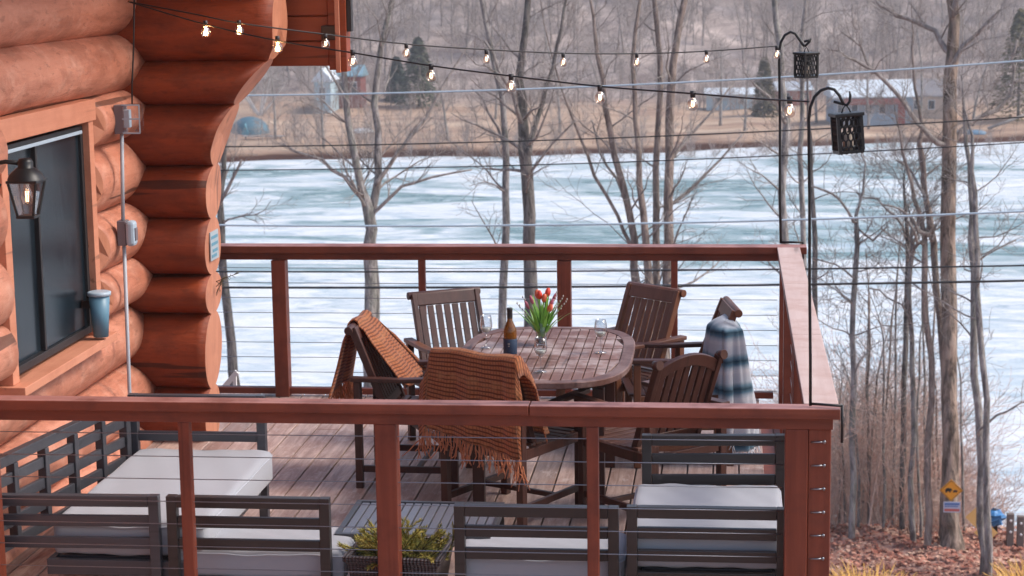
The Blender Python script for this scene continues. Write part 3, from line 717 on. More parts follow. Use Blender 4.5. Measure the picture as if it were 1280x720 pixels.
for px, py, hh in ((1221,646,.24),(1232,665,.24)):
    c = P(px,py,d=40.5)-q0; MB().prism([(c.x-hh,c.z),(c.x,c.z-hh),(c.x+hh,c.z),(c.x,c.z+hh)], c.y-.05, c.y-.035).build('panel', pal, t, fix=True)
q0 = P(1243, 690, d=41.3); q0.z = gz(q0.x,q0.y)
t = thing('covered_post', 'dark post topped with a crumpled blue tarp beside the yellow signs', 'post', q0)
MB().box((0,0,.15),(.09,.09,.9)).build('post', M['bronze'], t)
m = MB(); rng = random.Random(4); 
prof = []
for i in range(8):
    for k in range(12):
        a = k/12*6.283; r = (.10+.15*math.sin(i/7*math.pi))*(1+rng.uniform(-.3,.3)); m.v.append((r*math.cos(a)-.04, r*math.sin(a)*.6, .25+i*.05+rng.uniform(-.02,.02)))
for i in range(7):
    for k in range(12): l = (k+1)%12; m.face((i*12+k,i*12+l,(i+1)*12+l,(i+1)*12+k))
m.build('tarp', plain('blue_crumpled_tarp', (.05,.22,.50), .5), t)
for i, px in enumerate((1262, 1275, 1291)):
    c = P(px, 682, d=40.8); c.z = gz(c.x,c.y)-.05
    lab = ['wooden road post left of its twin at the right edge','wooden road post at the right edge nearest the frame','wooden road post just past the frame edge'][i]
    if i == 2: continue
    t = thing('road_post', lab, 'post', c, 0, 'road posts')
    MB().b2((-.07,-.07,0),(.07,.07,.74)).build('post', plain('grey_brown_post', (.17,.135,.12), .9), t, .01)
    m = MB()
    for z in (.36,.60): m.lathe([(0.028,0),(.028,.02),(0,.02)], (0,-.07,z), 10, axis=Matrix.Rotation(R_(90),3,'X'))
    m.build('reflector', plain('pale_reflector', (.7,.7,.72), .4), t)

# ------------------------------------------------------------------ deck
def deck():
    m = MB(); x = -3.62; i = 0; rng = random.Random(3)
    while x < .2:
        y = 7.74
        cuts = [7.74] + sorted([7.74+ (1.4+ (i%3)*1.15)]) + [12.43]
        for a, b in zip(cuts[:-1], cuts[1:]): m.b2((x+.0045,a+.002,-.035),(x+.1375,b-.002,rng.uniform(-.002,.001)))
        x += .142; i += 1
    d = m.build('deck', M['deck'], None, .003)
    tag(d, kind='structure')
    j = MB(); j.b2((-3.62,7.76,-.30),(.325,7.80,-.04)); j.b2((-3.62,12.36,-.30),(.325,12.40,-.04)); j.b2((.29,7.801,-.30),(.325,12.359,-.04)); j.b2((-3.62,7.81,-.06),(.285,12.35,-.045))
    for y in (8.4,9.2,10,10.8,11.6): j.b2((-3.6,y,-.30),(.285,y+.04,-.062))
    j.build('joists', M['rail'], d)
    for px_, y in ((.20,7.9),(.20,12.2),(-1.7,7.9),(-1.7,12.2),(-3.4,12.2)):
        MB().b2((px_-.07,y-.07,gz(px_,y)-.2),(px_+.07,y+.07,-.302)).build('support_post', M['rail_z'], d)
deck()

def cable(m, a, b, r=.0021): m.tube(sag(a,b,.002,6), r, 5)
XL = -3.55
# near railing
t = thing('deck_railing', 'red-stained near railing with flat cap running across the bottom of the view', 'railing', (-1.4,7.87,0), 0, 'railing runs round the deck')
m = MB(); o = (-1.4,7.87,0)
def L(p): return (p[0]-o[0], p[1]-o[1], p[2]-o[2])
split = P(662,505,z=1.0).x
MB().b2(L((-4.4,7.80,.957)), L((split-.0015,7.895,1.0)), 0, 1).build('cap', [M['rail'], M['cap_x']], t, .004)
MB().b2(L((split+.0015,7.80,.955)), L((.458,7.895,.999)), 0, 1).build('cap', [M['rail'], M['cap_x']], t, .004)
MB().b2(L((-4.4,7.835,.905)), L((.432,7.875,.9565)), 0).build('under_rail', M['rail'], t, .003)
for px, w_ in ((-20,.088),(232,.049),(483,.09),(741,.049),(999,.092)):
    x = P(px, 560, Y=7.86).x
    if px == 999: x = .286
    MB().b2(L((x-w_/2,7.836,-.28 if x > .2 else 0)), L((x+w_/2,7.836+w_,.9045))).build('post' if w_ > .06 else 'baluster', M['rail_z'], t, .004)
cz = [.905-.055-.0985*k for k in range(9)]
for k, z in enumerate(cz):
    c = MB(); cable(c, L((-4.4,7.862,z)), L((.23,7.862,z))); c.build('cable', M['steel'], t)
# far railing
o = (-1.4,12.36,0)
t = thing('deck_railing', 'red-stained far railing facing the frozen lake', 'railing', o, 0, 'railing runs round the deck')
MB().b2(L((-3.62,12.30,.955)), L((.50,12.435,1.0)), 0, 1).build('cap', [M['rail'], M['cap_x']], t, .004)
MB().b2(L((-3.62,12.34,.905)), L((.40,12.38,.9545)), 0).build('under_rail', M['rail'], t, .003)
MB().b2(L((-3.62,12.34,.015)), L((.30,12.38,.055)), 0).build('bottom_rail', M['rail'], t, .003)
for px, w_ in ((352,.092),(529,.045),(706,.088),(843,.042)):
    x = P(px, 410, Y=12.36).x
    MB().b2(L((x-w_/2,12.36-w_/2,0)), L((x+w_/2,12.36+w_/2,.9045))).build('post' if w_ > .06 else 'baluster', M['rail_z'], t, .004)
for k, z in enumerate(cz):
    c = MB(); cable(c, L((-3.6,12.36,z)), L((.32,12.36,z)), .0022); c.build('cable', M['steel'], t)
# right railing
o = (.385,10.1,0)
t = thing('deck_railing', 'right side railing with a broad bleached pale cap board', 'railing', o, 0, 'railing runs round the deck')
for a, b in ((7.898,9.4),(9.403,10.9),(10.903,12.298)):
    MB().b2(L((.315,a,.957)), L((.457,b,1.0)), 0, 1).build('cap', [M['rail_y'], M['cap_y']], t, .004)
MB().b2(L((.355,7.93,.905)), L((.395,12.30,.9565)), 0).build('under_rail', M['rail_y'], t, .003)
MB().b2(L((.355,7.98,.015)), L((.395,12.30,.055)), 0).build('bottom_rail', M['rail_y'], t, .003)
for y, w_ in ((7.895,.092),(8.85,.045),(9.75,.09),(10.6,.045),(11.45,.09),(12.36,.092)):
    MB().b2(L((.3795-w_/2,y-w_/2,-.28)), L((.3795+w_/2,y+w_/2,.9045))).build('post' if w_ > .06 else 'baluster', M['rail_z'], t, .004)
for k, z in enumerate(cz):
    c = MB(); cable(c, L((.375,7.92,z)), L((.375,12.32,z)), .0022); 
    c.build('cable', M['steel'], t)
for k, z in enumerate(cz):
    c = MB(); c.tube([L((.345,7.847,z)),L((.372,7.844,z+.001)),L((.395,7.8465,z+.002))], .0036, 6); c.lathe([(0,.003),(.007,.003),(.007,-.003),(0,-.003)], L((.398,7.845,z+.002)), 8, axis=Matrix.Rotation(R_(90),3,'X')); c.build('cable_fitting', M['steel'], t)

# ------------------------------------------------------------------ log cabin
WX = -3.38      # outer face of the wall logs
LY = 11.04      # near face of the corner logs
house = thing('log_cabin', 'orange-stained log cabin wall with big stacked corner logs', 'log cabin', (-3.55,10.0,0)); ho = Vector((-3.55,10.0,0))
def endx(z):
    pts = [(-.3,-3.01),(.1,-3.005),(.32,-2.995),(.76,-2.975),(1.22,-2.962),(1.55,-2.948),(1.73,-2.912),(1.87,-2.86),(2.01,-2.782),(2.10,-2.71),(2.19,-2.632),(2.26,-2.57),(2.33,-2.523),(2.45,-2.515),(3.4,-2.50)]
    for (a, xa), (b, xb) in zip(pts, pts[1:]):
        if z <= b: return xa+(xb-xa)*max(0,(z-a))/(b-a)-.058
    return pts[-1][1]-.058
rl = random.Random(12)
def log_x(z0, z1, cy, idx):
    cz_ = (z0+z1)/2; rz_ = (z1-z0)/2*1.045; ry = .185 + rl.uniform(-.01,.012); m = MB(); seg = 40; n = 14; x0 = -3.9
    ph = rl.random()*6
    for i in range(n+1):
        for k in range(seg):
            a = 2*math.pi*k/seg; wob = 1+.012*math.sin(3*a+ph+i*.2)+.008*math.sin(i*.7+ph)
            z = cz_+rz_*math.sin(a)*wob; y = cy+ry*math.cos(a)*wob; xe = endx(z); x = x0+(xe-x0)*(i/n)
            m.v.append((x-ho.x, y-ho.y, z-ho.z))
    for i in range(n):
        for k in range(seg): l = (k+1)%seg; m.face((i*seg+k, i*seg+l, (i+1)*seg+l, (i+1)*seg+k), 0, True)
    # end face, slightly dished fan
    c = len(m.v); m.v.append((endx(cz_)-ho.x-.002, cy-ho.y, cz_)); b = n*seg
    for k in range(seg): m.face((c, b+k, b+(k+1)%seg), 1, False)
    m.build('corner_log', [M['log_x'], M['log_end']], house, fix=True)
zs = [-.45,-.03,.314,.761,.994,1.328,1.641,1.997,2.25,2.66,3.0,3.35]
for i in range(len(zs)-1): log_x(zs[i], zs[i+1], LY+.185+rl.uniform(-.008,.01), i)

def log_y(zc, r, y0, y1, cut0=None, cut1=None, xc=None, name='wall_log', endm=1):
    """wall log along Y; cut = slope of the scribed end (y shift per metre of x beyond the trim plane)"""
    m = MB(); seg = 40; n = 10; xc = WX-r if xc is None else xc; ph = rl.random()*6
    for i in range(n+1):
        t_ = i/n
        for k in range(seg):
            a = 2*math.pi*k/seg; wob = 1+.014*math.sin(2*a+ph+t_*2)+.012*math.sin(t_*5+ph)+.01*math.sin(3*a+ph*2)
            x = xc+r*math.cos(a)*wob; z = zc+r*math.sin(a)*wob
            ya, yb = y0, y1
            if cut0 is not None: ya = y0+cut0*max(0, x-(WX-.13))
            if cut1 is not None: yb = y1-cut1*max(0, x-(WX-.10))
            m.v.append((x-ho.x, ya+(yb-ya)*t_-ho.y, z-ho.z))
    for i in range(n):
        for k in range(seg): l = (k+1)%seg; m.face((i*seg+k, i*seg+l, (i+1)*seg+l, (i+1)*seg+k), 0, True)
    m.face([k for k in range(seg)][::-1], endm); m.face([n*seg+k for k in range(seg)], endm)
    return m.build(name, [M['log_y'], M['log_end']], house, fix=True)
# window opening in wall plane
TX = WX-.05
w_tr = P(108,155,X=TX); w_br = P(111,421,X=TX); w_tl = P(13,181,X=TX); w_bl = P(5,476,X=TX)
wy1 = (w_tr.y+w_br.y)/2; wy0 = (w_tl.y+w_bl.y)/2; wz0 = (w_br.z+w_bl.z)/2; wz1 = (w_tr.z+w_tl.z)/2
wc = [.12-.36,.12,.48,.86,1.11,1.43,1.82,2.09,2.41,2.76,3.1]
for i in range(len(wc)-1):
    a, b = wc[i], wc[i+1]; zc = (a+b)/2; r = (b-a)/2*1.06
    bx = {7: .015, 2: -.03}.get(i, 0)+rl.uniform(-.012,.012)
    if zc < wz0-.08 or zc > wz1+.02 or (b <= wz0+.05): log_y(zc, r, 5.0, LY+.12, None, None, WX-r+bx)
    else:
        log_y(zc, r, wy1+.085, LY+.12, .95, None, WX-r+bx)
        log_y(zc, r, 5.0, wy0-.06, None, .45, WX-r+bx+.02)
wl = MB(); wl.b2((-3.75-ho.x,5-ho.y,-.4),(-3.70-ho.x,11-ho.y,3.1)); wl.build('wall_core', M['log_y'], house)
# window: trim, frame, panes
wn = MB(); 
def HB(a, b): return tuple(a[i]-ho[i] for i in range(3)), tuple(b[i]-ho[i] for i in range(3))
def part(name, mt, boxes, parent=house, bevel=.003):
    m = MB()
    for a, b in boxes:
        a, b = HB(a, b); m.b2(a, b)
    return m.build(name, mt, parent, bevel)
win = part('window', M['black_plastic'], [((TX-.05,wy0,wz0),(TX,wy0+.035,wz1)),((TX-.05,wy1-.035,wz0),(TX,wy1,wz1)),((TX-.05,wy0+.036,wz0),(TX,wy1-.036,wz0+.04)),((TX-.05,wy0+.036,wz1-.03),(TX,wy1-.036,wz1))])
mid = P(52,300,X=TX).y
part('pane', M['window'], [((TX-.035,wy0+.03,wz0+.03),(TX-.03,mid-.012,wz1-.03))], win, 0)
part('pane', M['window'], [((TX-.022,mid+.012,wz0+.03),(TX-.017,wy1-.03,wz1-.03))], win, 0)
part('mullion', M['black_plastic'], [((TX-.04,mid-.0119,wz0+.041),(TX-.004,mid+.0119,wz1-.031))], win)
part('blind_rail', M['light_plastic'], [((TX+.001,wy0+.03,wz1-.040),(TX+.012,wy1-.04,wz1-.022))], win)
part('window_trim', M['trim'], [((TX-.06,wy1+.001,wz0-.02),(TX+.035,wy1+.075,wz1+.02))])
part('window_trim', M['trim'], [((TX-.06,wy0-.12,wz1+.022),(TX+.045,wy1+.10,wz1+.135))])
part('window_sill', M['trim'], [((TX-.06,wy0-.12,wz0-.065),(TX+.10,wy1+.12,wz0-.021))])
part('window_trim', M['trim'], [((TX-.06,wy0-.085,wz0-.02),(TX+.03,wy0-.001,wz1+.02))])
# gable siding and trim beyond the corner logs
GY = 11.50
for k in range(7):
    z = 2.195+k*.148
    a, b = HB((-3.5,GY,z+.004),(-2.345,GY+.03,z+.147)); m = MB(); m.b2(a,b); m.build('siding_board', M['siding'], house, .008)
part('gable_core', M['siding'], [((-3.5,GY+.032,2.20),(-2.35,GY+.08,3.3))])
part('corner_board', M['siding'], [((-2.344,GY-.02,2.175),(-2.30,GY+.09,3.3))])
part('corner_board', M['trim'], [((-2.299,GY-.05,2.16),(-2.272,GY-.001,3.3))])
part('corner_board', M['siding'], [((-2.271,GY-.035,2.165),(-2.235,GY+.09,3.3))])
part('gutter', M['black_plastic'], [((-2.234,GY-.02,2.40),(-2.205,GY+.04,3.3))])
part('roof', M['siding'], [((-6.0,5.0,3.42),(-2.2,12.2,3.50))])  # roof slab above the view, added to shade the corner logs
# floodlight on the fascia
c = P(411,40,Y=GY+.02)
t = thing('floodlight', 'small dark bronze floodlight on the cabin fascia', 'floodlight', c)
MB().b2((-.035,-.06,-.045),(.055,.05,.04)).build('housing', M['bronze'], t, .006); MB().b2((.0551,-.05,-.03),(.062,.045,.03)).build('lens', M['light_plastic'], t); MB().b2((-.085,-.01,-.015),(-.0351,.02,.015)).build('bracket', M['bronze'], t)

# electrical boxes and conduit
cx = WX+.02
def at(px, py): return P(px, py, X=WX+.045)
a, b, c_ = at(152,165), at(156,290), at(162,492)
cY = LY-.13
top = at(154,148)
t = thing('outlet_box', 'grey outlet box with clear cover at the top of the conduit in the log corner', 'outlet box', top)
MB().b2((-.045,-.03,-.085),(.012,.04,.075)).build('back_box', M['gray_box'], t, .004)
cv = MB().b2((.0125,-.06,-.075),(.11,.035,.08)).build('clear_cover', M['glass'], t, .012); MB().b2((.0128,-.03,-.05),(.045,.01,.05)).build('outlet', M['light_plastic'], t, .004); 
m = MB()
for zz in (-.077,.001,.078): m.b2((.0126,-.063,zz-.004),(.113,-.0605,zz+.004))
m.b2((.108,-.0635,-.077),(.114,-.0605,.08)); m.build('cover_rim', M['light_plastic'], t)
mid_b = at(157,291)
t = thing('outlet_box', 'grey outlet box with pale domed cover halfway down the conduit', 'outlet box', mid_b)
MB().b2((-.04,-.03,-.07),(.010,.04,.07)).build('back_box', M['gray_box'], t, .004); MB().b2((.0105,-.045,-.072),(.062,.03,.07)).build('cover', M['light_plastic'], t, .018); MB().b2((.0625,-.03,-.04),(.066,.015,.03)).build('latch', M['gray_box'], t)
t = thing('conduit', 'slim grey electrical conduit running down the log corner', 'conduit', c_)
MB().tube([top-Vector((.012,0,.086))-c_, mid_b+Vector((-.012,0,.071))-c_], .011, 8).build('pipe', M['conduit'], t)
MB().tube([mid_b-Vector((.012,0,.071))-c_, Vector((0,0,0)), Vector((.01,0,-.35))], .011, 8).build('pipe', M['conduit'], t)
# wall bucket
q = P(125,392,X=WX+.03)
t = thing('wall_bucket', 'slate blue plastic cup with pale rim fixed beside the window', 'bucket', q)
MB().lathe([(0,-.125),(.040,-.125),(.056,.10),(.050,.10),(.036,-.115),(0,-.115)], seg=24).build('cup', M['blue_bucket'], t); MB().lathe([(.054,.098),(.063,.100),(.064,.118),(.054,.122),(.0,.118)], seg=24).build('rim', M['bucket_rim'], t)
MB().b2((-.09,-.015,.03),(-.047,.015,.07)).build('bracket', M['bronze'], t)
# plaque on log end
q = P(263,308,Y=LY+.12)
t = thing('plaque', 'small pale plaque with blue print on a corner log end', 'sign', (endx(q.z)+.004, LY+.19, q.z))
MB().b2((0,-.10,-.085),(.006,.08,.085)).build('panel', plain('pale_plaque', (.36,.42,.46), .4), t); m = MB()
for z, y0_, y1_ in ((.05,-.08,.06),(.01,-.08,.06),(-.03,-.06,.05),(-.06,-.08,.03)): m.b2((.0065,y0_,z-.009),(.008,y1_,z+.009))
m.build('lettering', plain('teal_print', (.10,.26,.36), .5), t)
# evergreen sprig on the cabin corner
q = P(270,352,Y=LY+.2); rng = random.Random(2); m = MB()
for pts in ([(0,0,0),(.05,-.01,.02),(.09,-.01,.035),(.145,-.02,.055)], [(.0,0,-.03),(.02,0,-.01),(.05,0,.03)], [(0,0,-.07),(.02,0,-.03),(.04,-.01,0)]):
    m.tube(pts, .0022, 4)
    for k in range(16):
        u = k/15*(len(pts)-1); i = min(len(pts)-2, int(u)); p = Vector(pts[i]).lerp(Vector(pts[i+1]), u-i); m.tube([p, p+Vector((rng.uniform(.0,.02),rng.gauss(0,.01),rng.choice((-1,1))*.014))], .0016, 3)
o = m.build('sprig', plain('olive_sprig', (.10,.09,.05), .8)); o.location = (endx(q.z)+.01,q.y,q.z); tag(o, 'tiny dried evergreen sprig poking out from the corner log ends', 'sprig')
# white stair handrail beyond
q = P(284,482,Y=13.2)
t = thing('stair_rail', 'white handrail of a stair glimpsed beyond the corner logs', 'handrail', q)
MB().bar((-.10,.0,-.10),(.075,.0,.10),.03,.035).build('handrail', plain('white_metal', (.7,.68,.68), .5), t); MB().b2((-.085,-.012,-.9),(-.062,.012,-.085)).build('post', plain('white_metal_post', (.7,.68,.68), .5), t); MB().b2((.045,-.012,-.9),(.068,.012,.065)).build('post', plain('white_metal_post', (.7,.68,.68), .5), t)

# wall lantern
q = P(33,228,X=WX+.30)
t = thing('wall_lantern', 'black wall lantern with a clear bulb left of the window', 'wall lantern', q)
m = MB(); S = .98
bot, tp = .036, .062
for a in range(4):
    sx, sy = ((-1,-1),(1,-1),(1,1),(-1,1))[a]
    m.bar((sx*bot,sy*bot,-.145),(sx*tp,sy*tp,.0),.010,.010)
m.b2((-.042,-.042,-.158),(.042,.042,-.146)); m.b2((-.07,-.07,.001),(.07,.07,.013))
m.build('cage', M['black_iron'], t, .002)
m = MB(); m.lathe([(.088,.012),(.078,.035),(.045,.062),(.035,.068),(.037,.09),(.028,.105),(.0,.11)], seg=8); m.build('cap', M['black_iron'], t, fix=True)
m = MB(); b = len(m.v); 
for sx, sy in ((-1,-1),(1,-1),(1,1),(-1,1)): m.v.append((sx*bot*.93,sy*bot*.93,-.144)); m.v.append((sx*tp*.93,sy*tp*.93,0))
for i in range(4): j = (i+1)%4; m.face((2*i,2*j,2*j+1,2*i+1))
m.build('glass', M['glass'], t)
m = MB(); m.lathe([(0,-.105),(.018,-.095),(.026,-.07),(.022,-.045),(.013,-.02),(.012,0)], seg=14); bb = m.build('bulb', M['bulb_glass'], t)
MB().tube([(-.006,0,-.04),(-.004,0,-.085),(.004,0,-.085),(.006,0,-.04)], .0025, 5).build('filament', emit('lantern_filament', (1,.62,.3), 6), bb)
m = MB(); m.tube([(0,0,.10),(0,0,.075)], .012, 8); m.tube([(-.02,0,.085),(-.09,.0,.092),(-.16,0,.08),(-.22,0,.02),(-.27,0,.0)], .010, 8); m.tube([(-.24,0,.0),(-.19,0,-.06),(-.14,0,-.05),(-.12,0,-.01),(-.15,0,.01)], .006, 6); m.build('arm', M['black_iron'], t)
MB().b2((-.30,-.055,-.12),(-.275,.055,.12)).build('backplate', M['black_iron'], t, .006)

# ------------------------------------------------------------------ string lights
def strand(label, wp, bulbs, r=.004, glow=()):
    pts = [Vector(p) for p in wp]; base = pts[0]
    t = thing('string_lights', label, 'string lights', base, 0, 'string lights over the deck')
    q = []
    n = len(pts)
    for i in range(n-1):
        p0, p1, p2, p3 = pts[max(0,i-1)], pts[i], pts[i+1], pts[min(n-1,i+2)]
        for k in range(8):
            u = k/8; q.append(.5*((2*p1)+(-p0+p2)*u+(2*p0-5*p1+4*p2-p3)*u*u+(-p0+3*p1-3*p2+p3)*u**3))
    q.append(pts[-1]); MB().tube([p-base for p in q], r, 6).build('cable', M['black_plastic'], t)
    for i, (bp, sc) in enumerate(bulbs):
        c = Vector(bp)-base
        b = MB().lathe([(.0,-.0375*sc),(.012*sc,-.0355*sc),(.022*sc,-.027*sc),(.0262*sc,-.013*sc),(.0245*sc,.002*sc),(.017*sc,.013*sc),(.011*sc,.020*sc),(.010*sc,.026*sc)], c, 16).build('bulb', M['bulb_glass'], t)
        MB().tube([c+Vector((0,0,.022*sc)), c+Vector((0,0,.052*sc))], [.0115*sc,.0125*sc], 8).build('socket', M['black_plastic'], b)
        MB().tube([c+Vector(v)*sc*1.0 for v in ((-.004,0,.008),(-.006,0,-.014),(0,0,-.02),(.006,0,-.014),(.004,0,.008))], .0030*sc, 5).build('filament', M['filament'], b)
        if i in glow:
            ld = bpy.data.lights.new('bulb_light', 'POINT'); ld.energy = 1.1; ld.color = (1,.55,.22); ld.shadow_soft_size = .02
            lo = bpy.data.objects.new('bulb_light', ld); COL.objects.link(lo); lo.location = c; lo.parent = b
anc = P(160,2,Y=10.75)
A = [anc, P(240,17,Y=10.6), P(300,29,Y=10.5), P(400,42,Y=10.7), P(508,55,Y=11.0), P(608,62,Y=11.3), P(704,66.5,Y=11.6), P(796,67,Y=11.9), P(883,64,Y=12.1), P(972,57.5,Y=12.33)]
Ab = [(299,36.5,10.5),(407,53,10.7),(508,65,11.0),(608,72.5,11.3),(704,76.5,11.6),(796,76.5,11.9),(883,72.5,12.1),(971,67,12.30)]
strand('upper string of clear bulbs running from the cabin to the farther hook pole', A, [(P(a,b,Y=c), .92) for a,b,c in Ab], glow=(0,))
B = [anc+Vector((.02,-.05,.0)), P(255,30,Y=10.3), P(347,51,Y=10.0), P(441,66,Y=9.8), P(538,82,Y=9.6), P(639,95,Y=9.4), P(750,108,Y=9.2), P(866,117,Y=8.9), P(940,123,Y=8.5), P(1011,127,Y=8.02)]
Bb = [(257,38,10.3),(347,57.5,10.0),(441,75,9.8),(539,93,9.6),(639,106,9.4),(750,120,9.2),(866,128,8.9),(987,136,8.3)]
strand('lower string of clear bulbs sagging from the cabin to the nearer hook pole', B, [(P(a,b,Y=c), 1.0) for a,b,c in Bb], glow=(0,1))
o = MB().tube([P(168,-20,Y=10.88), P(167,60,Y=10.88), P(165,105,Y=10.88), P(165,130,Y=10.88)], .005, 6).build('extension_cord', M['black_plastic'])
tag(o, 'black cord hanging down the log corner to the upper outlet box', 'cord')

# ------------------------------------------------------------------ shepherd hooks and lanterns
def hook_pole(label, foot, pts, r, curl, clamp):
    foot = Vector(foot); t = thing('hook_pole', label, 'hook pole', foot)
    MB().tube([Vector((0,0,0))] + [Vector(p)-foot for p in pts], r, 10).build('pole', M['black_iron'], t)
    MB().tube([Vector(p)-foot for p in curl], [r*.9]*(len(curl)-1)+[r*.5], 8).build('hook', M['black_iron'], t)
    for a, b in clamp: MB().tube([Vector(a)-foot, Vector(b)-foot], r*.9, 8).build('clamp', M['black_iron'], t)
PY = 7.99
foot = P(1013,507,z=1.005); PY = foot.y
pl = [P(a,b,Y=PY) for a,b in ((1013,450),(1012,350),(1012,250),(1011,170),(1011,150),(1013,134),(1018,121),(1026,113),(1035,110),(1043,112),(1049,119),(1053,127),(1055,131))]
cl = [P(a,b,Y=PY) for a,b in ((1055,131),(1059,131),(1062,127),(1063,120),(1062,114))]
cl2 = (P(1042,127,Y=PY), P(1054,130,Y=PY))
cw = P(1049,503,z=1.008)
hook_pole('taller looking nearer iron hook pole clamped at the near deck corner', foot, pl, .0062, cl, [(foot+Vector((0,0,.008)), Vector((.466,foot.y-.03,1.012))), ((.466,foot.y-.03,1.016),(.466,foot.y-.03,.86)), cl2])
foot2 = P(976,304,z=1.005); PY2 = foot2.y
pl = [P(a,b,Y=PY2) for a,b in ((975,250),(975,150),(974,80),(974,64),(976,53),(981,44),(988,40),(994,42),(999,49),(1003,55),(1006,58))]
cl = [P(a,b,Y=PY2) for a,b in ((1006,58),(1009,55),(1012,52),(1014,48))]
hook_pole('farther iron hook pole clamped at the far deck corner', foot2, pl, .0085, cl, [(foot2+Vector((0,0,.006)), foot2+Vector((.14,0,.006))), (foot2+Vector((.14,0,.01)), foot2+Vector((.14,0,-.1))), (P(1005,52,Y=PY2),P(1013,50,Y=PY2))])

def lattice_lantern(label, hang, w_, h_, rz, tilt=0):
    t = thing('hanging_lantern', label, 'lantern', hang, rz, 'lanterns on the hook poles'); t.rotation_euler = (tilt*.5, tilt, rz)
    z1 = -.045; z0 = z1-h_; m = MB(); hw = w_/2
    for sx, sy in ((-1,-1),(1,-1),(1,1),(-1,1)): m.b2((sx*hw-.006,sy*hw-.006,z0+.012),(sx*hw+.006,sy*hw+.006,z1))
    m.b2((-hw-.004,-hw-.004,z0),(hw+.004,hw+.004,z0+.0118))
    m.build('frame', M['black_iron'], t)
    MB().b2((-hw-.012,-hw-.012,z1+.0005),(hw+.012,hw+.012,z1+.014)).build('lid', M['black_iron'], t, .003)
    m = MB(); m.tube([(-.018,0,z1+.014),(-.012,0,z1+.03),(0,0,0),(.012,0,z1+.03),(.018,0,z1+.014)], .003, 5); m.build('handle', M['black_iron'], t)
    nx, nz = 4, 5; px_ = (w_-.012)/nx; pz = (h_-.012)/nz
    for side in range(4):
        g = MB(); rot = Matrix.Rotation(side*math.pi/2, 3, 'Z')
        def pt(u, z): return rot @ Vector((u, -hw, z))
        for i in range(nz+1):
            for k in range(nx+1 - (i % 2)):
                u = -hw+.006+px_*(k+(.5 if i % 2 else 0)); z = z0+.012+pz*i
                # hexagon-ish ring around each lattice node
                ring = [pt(max(-hw,min(hw,u+px_*.5*math.cos(a))), max(z0,min(z1,z+pz*.62*math.sin(a)))) for a in [j*math.pi/3+math.pi/6 for j in range(7)]]
                g.tube(ring, .0034, 4, cap=False)
        g.build('lattice_panel', M['black_iron'], t)
    MB().lathe([(0,z0+.012),(.022,z0+.012),(.022,z0+.075),(0,z0+.08)], seg=12).build('candle', plain('ivory_candle', (.62,.52,.42), .6), t)
lattice_lantern('larger looking black lattice lantern on the nearer hook pole', P(1057,131,Y=PY), .093, .145, R_(12), -.07)
lattice_lantern('black lattice lantern on the farther hook pole', P(1008,59,Y=PY2), .098, .145, R_(38), 0)

# ------------------------------------------------------------------ outdoor sofas
def slat_panel(mb, a, b, z0, z1, th=.045, post=.045, slat=.05, gap=.049, mids=0):
    """a slatted panel between floor points a and b (x,y)"""
    A = Vector((a[0],a[1],0)); B = Vector((b[0],b[1],0)); d = (B-A); L_ = d.length; d.normalize(); yaw = math.atan2(d.y, d.x); rot = Matrix.Rotation(yaw, 3, 'Z')
    def bx(u0, u1, za, zb, t_): c = A+d*((u0+u1)/2); mb.box((c.x,c.y,(za+zb)/2), (u1-u0, t_, zb-za), rot)
    bx(0, post, z0, z1-.0, th); bx(L_-post, L_, z0, z1-.0, th); bx(post+.0005, L_-post-.0005, z1-.05, z1-.001, th*.96)
    for k in range(mids):
        u = L_*(k+1)/(mids+1); bx(u-.018, u+.018, .25, z1-.052, th*.98)
    z = z1-.05-gap*.85
    while z-slat > .20:
        bx(post+.001, L_-post-.001, z-slat, z, th*.5); z -= slat+gap
